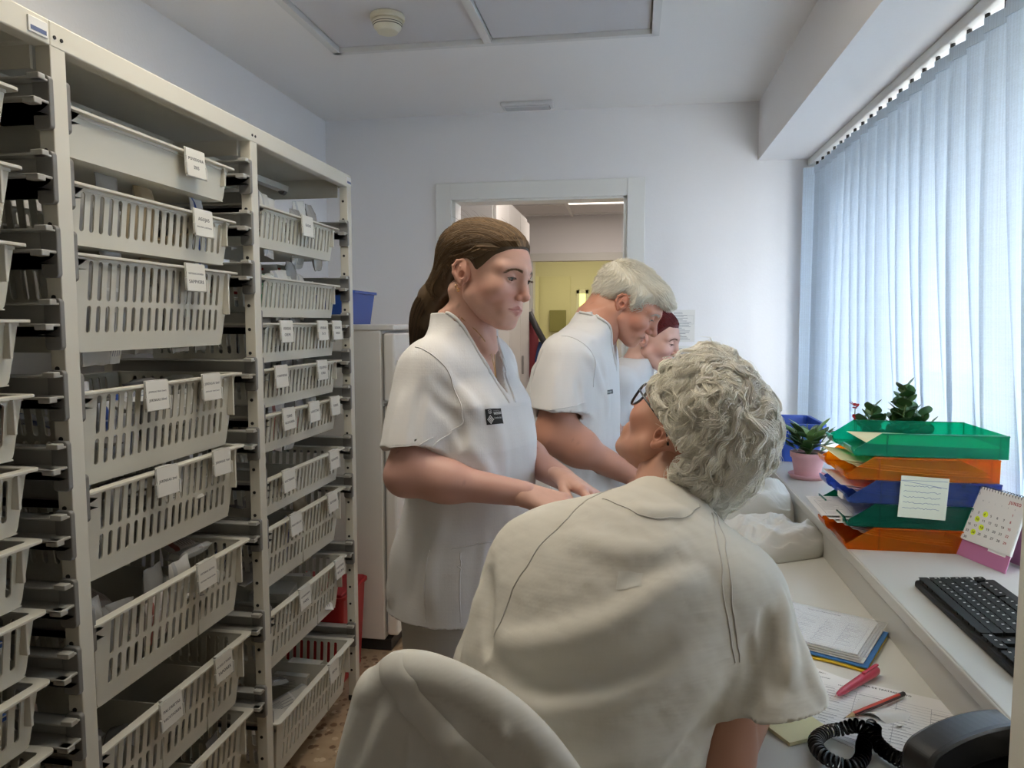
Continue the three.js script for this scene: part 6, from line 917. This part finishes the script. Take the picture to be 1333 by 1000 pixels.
// ------------------------------------------------------------ what lies in the baskets
{
  const r = rng(41), nth = ['first', 'second', 'third', 'fourth', 'fifth', 'sixth', 'seventh', 'eighth', 'ninth', 'tenth', 'eleventh', 'twelfth', 'thirteenth', 'fourteenth', 'fifteenth'];
  const packetGeo = (w, d, h, seed) => {      // pillow packet with sealed, crumpled edges; lies in xz
    const g = new THREE.BoxGeometry(w, h, d, 14, 2, 10), p = g.attributes.position;
    for (let i = 0; i < p.count; i++) { const u = Math.abs(p.getX(i)) / w * 2, v = Math.abs(p.getZ(i)) / d * 2, k = Math.pow(Math.max(0, (1 - u ** 4) * (1 - v ** 3)), .5), x = p.getX(i), z = p.getZ(i); p.setY(i, p.getY(i) * (.06 + .94 * k) + .10 * h * noise(x * 50 + seed, 1, z * 50) + .25 * h * noise(x * 16 + seed, 3, z * 14)); p.setX(i, x + .03 * w * noise(z * 30, seed, x * 20)); }
    g.computeVertexNormals(); return g;
  };
  const geos = [[.15, .085, .022], [.19, .06, .02], [.11, .10, .026], [.22, .075, .024], [.13, .05, .03]].map((q, i) => packetGeo(...q, i * 5));
  const pk = (paper, band, c2) => std(0xffffff, .3, { clearcoat: .3, map: canvasTex(256, 128, (g) => { g.fillStyle = paper; g.fillRect(0, 0, 256, 128); g.fillStyle = band; g.fillRect(0, 14, 256, 20); g.fillStyle = c2; for (let i = 0; i < 7; i++) g.fillRect(20, 46 + i * 10, 60 + ((i * 53) % 110), 4); g.fillStyle = 'rgba(255,255,255,.5)'; g.fillRect(180, 0, 8, 128); }) });
  const mats = { clear: std(new THREE.Color(.50, .50, .49), .22, { clearcoat: .5, transmission: .25, thickness: 0 }), grey: std(new THREE.Color(.30, .30, .31), .25, { clearcoat: .4 }), white: pk('#d8d8d4', '#b9bcbf', '#8b8f97'), blue: pk('#d3d7de', '#2a4fa5', '#5b6f9c'), green: pk('#d4d8d2', '#3c8a63', '#6c8a7a'), tan: std(new THREE.Color(.42, .34, .22), .45), red: std(new THREE.Color(.45, .03, .04), .4, { clearcoat: .2 }), blueSolid: std(new THREE.Color(.04, .12, .42), .4), pink: pk('#dcd5d3', '#b56a62', '#a08a88') };
  const at = (b, x, y, z) => [b.position.x + z, b.position.y + y, b.position.z - x];
  const nice = { clear: 'clear', grey: 'smoky grey', white: 'white printed', blue: 'blue printed', green: 'green printed', tan: 'tan', red: 'red', blueSolid: 'dark blue', pink: 'pink printed' };
  const heap = (b, where, mix, n, fill, stand = .45, x0 = -.24, x1 = .24) => {
    const h = b.userData.h;
    for (let i = 0; i < n; i++) {
      const k = mix[Math.floor(r() * mix.length)], gi = Math.floor(r() * geos.length), up = r() < stand, x = lerp(x0, x1, (i + .3 + .4 * r()) / n), z = up ? .085 + .045 * r() : .11 - .16 * r(), y = up ? .055 + .4 * fill * h * .5 : .012 + fill * h * (.2 + .75 * r());
      const m = single('packet', geos[gi], mats[k], nice[k] + ' packet, ' + nth[i] + ' from near end, ' + where, 'packet', at(b, x, Math.min(y, h + .015), z), 0, 'packets in the ' + where);
      m.rotation.set(up ? 0 : (r() - .5) * .5, Math.PI / 2 + (r() - .5) * (up ? .3 : 2.4), up ? (r() < .5 ? 1 : -1) * (1.35 + .25 * r()) : (r() - .5) * .4, 'YXZ');
      if (up) { m.rotation.set((r() - .5) * .3, (r() - .5) * .3, Math.PI / 2 + (r() - .5) * .25, 'XYZ'); m.rotation.y = (r() - .5) * .3; }
    }
  };
  const cartonTex = (ink, accent) => canvasTex(256, 256, (g) => { g.fillStyle = '#dedcd6'; g.fillRect(0, 0, 256, 256); g.fillStyle = accent; g.fillRect(0, 200, 256, 26); g.fillRect(18, 22, 60, 18); g.fillStyle = ink; for (let i = 0; i < 9; i++) g.fillRect(20, 60 + i * 14, 90 + ((i * 61) % 120), 5); });
  const carM = { plain: std(0xffffff, .6, { map: cartonTex('#6b6d72', '#c9c7c0') }), teal: std(0xffffff, .6, { map: cartonTex('#70757a', '#28a39a') }), red: std(0xffffff, .6, { map: cartonTex('#8a6d6c', '#b8332c') }), blue: std(0xffffff, .6, { map: cartonTex('#6b7894', '#1e48a0') }) }, flap = std(new THREE.Color(.66, .65, .61), .7);
  const carton = (b, label, m, x, y, z, w, h, d, turn = 0, tilt = 0, group) => { const t = thing('carton', label, 'carton', at(b, x, y, z), Math.PI / 2 + turn, group); t.rotation.z = tilt; part('box', bb(-w / 2, w / 2, 0, h, -d / 2, d / 2, .0015), carM[m], t); part('lid_flap', bb(-w / 2 - .0008, w / 2 + .0008, h - .0015, h + .0008, -d / 2, d / 2 + .0012, .0004), flap, t); return t; };
  // near bay, cut off by the left edge
  const A = B.a, n0 = 'basket at the left picture edge';
  heap(A[0], 'topmost ' + n0, ['clear', 'grey'], 3, .4, .5, .05, .24); heap(A[1], 'second ' + n0, ['white', 'blue', 'clear'], 4, .6, .8, .0, .24); heap(A[2], 'third ' + n0, ['clear', 'white'], 3, .5, .6, .05, .24); heap(A[3], 'fourth ' + n0, ['grey', 'clear'], 2, .3, .3, .05, .24);
  heap(A[4], 'fifth ' + n0, ['red', 'red', 'pink'], 6, .6, .8, .02, .25); heap(A[5], 'sixth ' + n0, ['white', 'pink', 'clear'], 5, .7, .6, .0, .24); heap(A[9], 'tenth ' + n0, ['clear'], 2, .5);
  for (const [i, y, k] of [[6, .05, 'upper'], [7, .06, 'middle'], [8, .065, 'lower']]) for (let j = 0; j < 4; j++) { const c = carton(A[i], 'white carton with blue top, ' + nth[j] + ' from near end, ' + k + ' of three near baskets', 'blue', .06 + j * .05, .004, .12, .042, .075, .06, (r() - .5) * .1, 0, 'blue topped cartons in the ' + k + ' near basket'); part('blue_top', bb(-.0215, .0215, .066, .0762, -.0305, .0305, .001), mats.blueSolid, c); }
  // middle bay
  const Bb = B.b;
  carton(Bb[0], 'long white box with a teal sticker lying in the solid grey tray', 'teal', -.16, .055, -.02, .34, .045, .12, .02);
  heap(Bb[0], 'solid grey tray at the top of the middle bay', ['clear', 'tan'], 3, .3, .2);
  heap(Bb[1], 'needle card basket of the middle bay', ['tan', 'white', 'clear', 'blue'], 9, .5, .85); heap(Bb[2], 'pump systems basket of the middle bay', ['grey', 'clear', 'white', 'clear'], 12, .7, .7); heap(Bb[3], 'two syringe cards basket of the middle bay', ['clear', 'blue', 'white', 'grey', 'clear'], 14, .9, .55);
  heap(Bb[4], 'single line cards basket of the middle bay', ['clear', 'grey', 'white'], 12, .8, .6); heap(Bb[5], 'heaped dripping systems basket of the middle bay', ['clear', 'clear', 'white', 'pink'], 15, 1.0, .35); heap(Bb[6], 'basket with two dividers in the middle bay', ['clear', 'clear', 'grey'], 9, .6, .4); heap(Bb[7], 'lowest basket of the middle bay', ['clear', 'grey'], 5, .4, .4);
  // far bay
  const Cc = B.c;
  carton(Cc[0], 'white carton with small print lying on top of the highest far basket', 'plain', -.14, .106, .06, .20, .055, .11, .05); carton(Cc[0], 'thin white carton half sunk in the highest far basket', 'teal', .03, .05, .05, .14, .09, .03, .1, .05);
  heap(Cc[0], 'highest basket of the far bay', ['clear', 'white'], 7, .8, .7); heap(Cc[1], 'second basket of the far bay', ['white', 'clear', 'green'], 8, .6, .9);
  carton(Cc[1], 'upright white carton with red print in the second far basket', 'red', .10, .06, .03, .075, .11, .07, -.05); carton(Cc[1], 'wide white carton with red marks behind the others in the second far basket', 'red', -.10, .06, -.03, .2, .085, .06, 0);
  heap(Cc[2], 'third basket of the far bay', ['clear', 'white'], 7, .5, .7); heap(Cc[3], 'fourth basket of the far bay', ['clear', 'grey'], 6, .4, .7); heap(Cc[4], 'fifth basket of the far bay', ['white', 'pink', 'clear', 'tan'], 9, .7, .6); heap(Cc[5], 'sixth basket of the far bay', ['clear', 'grey'], 4, .3, .2); heap(Cc[6], 'uppermost deep basket of the far bay', ['clear', 'blue', 'tan', 'white'], 9, .6, .6);
  carton(Cc[7], 'flat white carton with printed lines lying in the far deep basket', 'plain', .08, .115, .02, .17, .03, .13, .15, .06); heap(Cc[7], 'deep basket beside the red bin', ['clear', 'white'], 6, .5, .5);
  carton(Cc[8], 'white box at the near end of the lowest far basket', 'plain', -.16, .06, .02, .15, .05, .16, .05); carton(Cc[8], 'white box at the far end of the lowest far basket', 'plain', .16, .08, .03, .13, .05, .12, -.06); heap(Cc[8], 'lowest basket of the far bay', ['white', 'pink'], 3, .5, .3);
}
renderer.render(scene, camera);
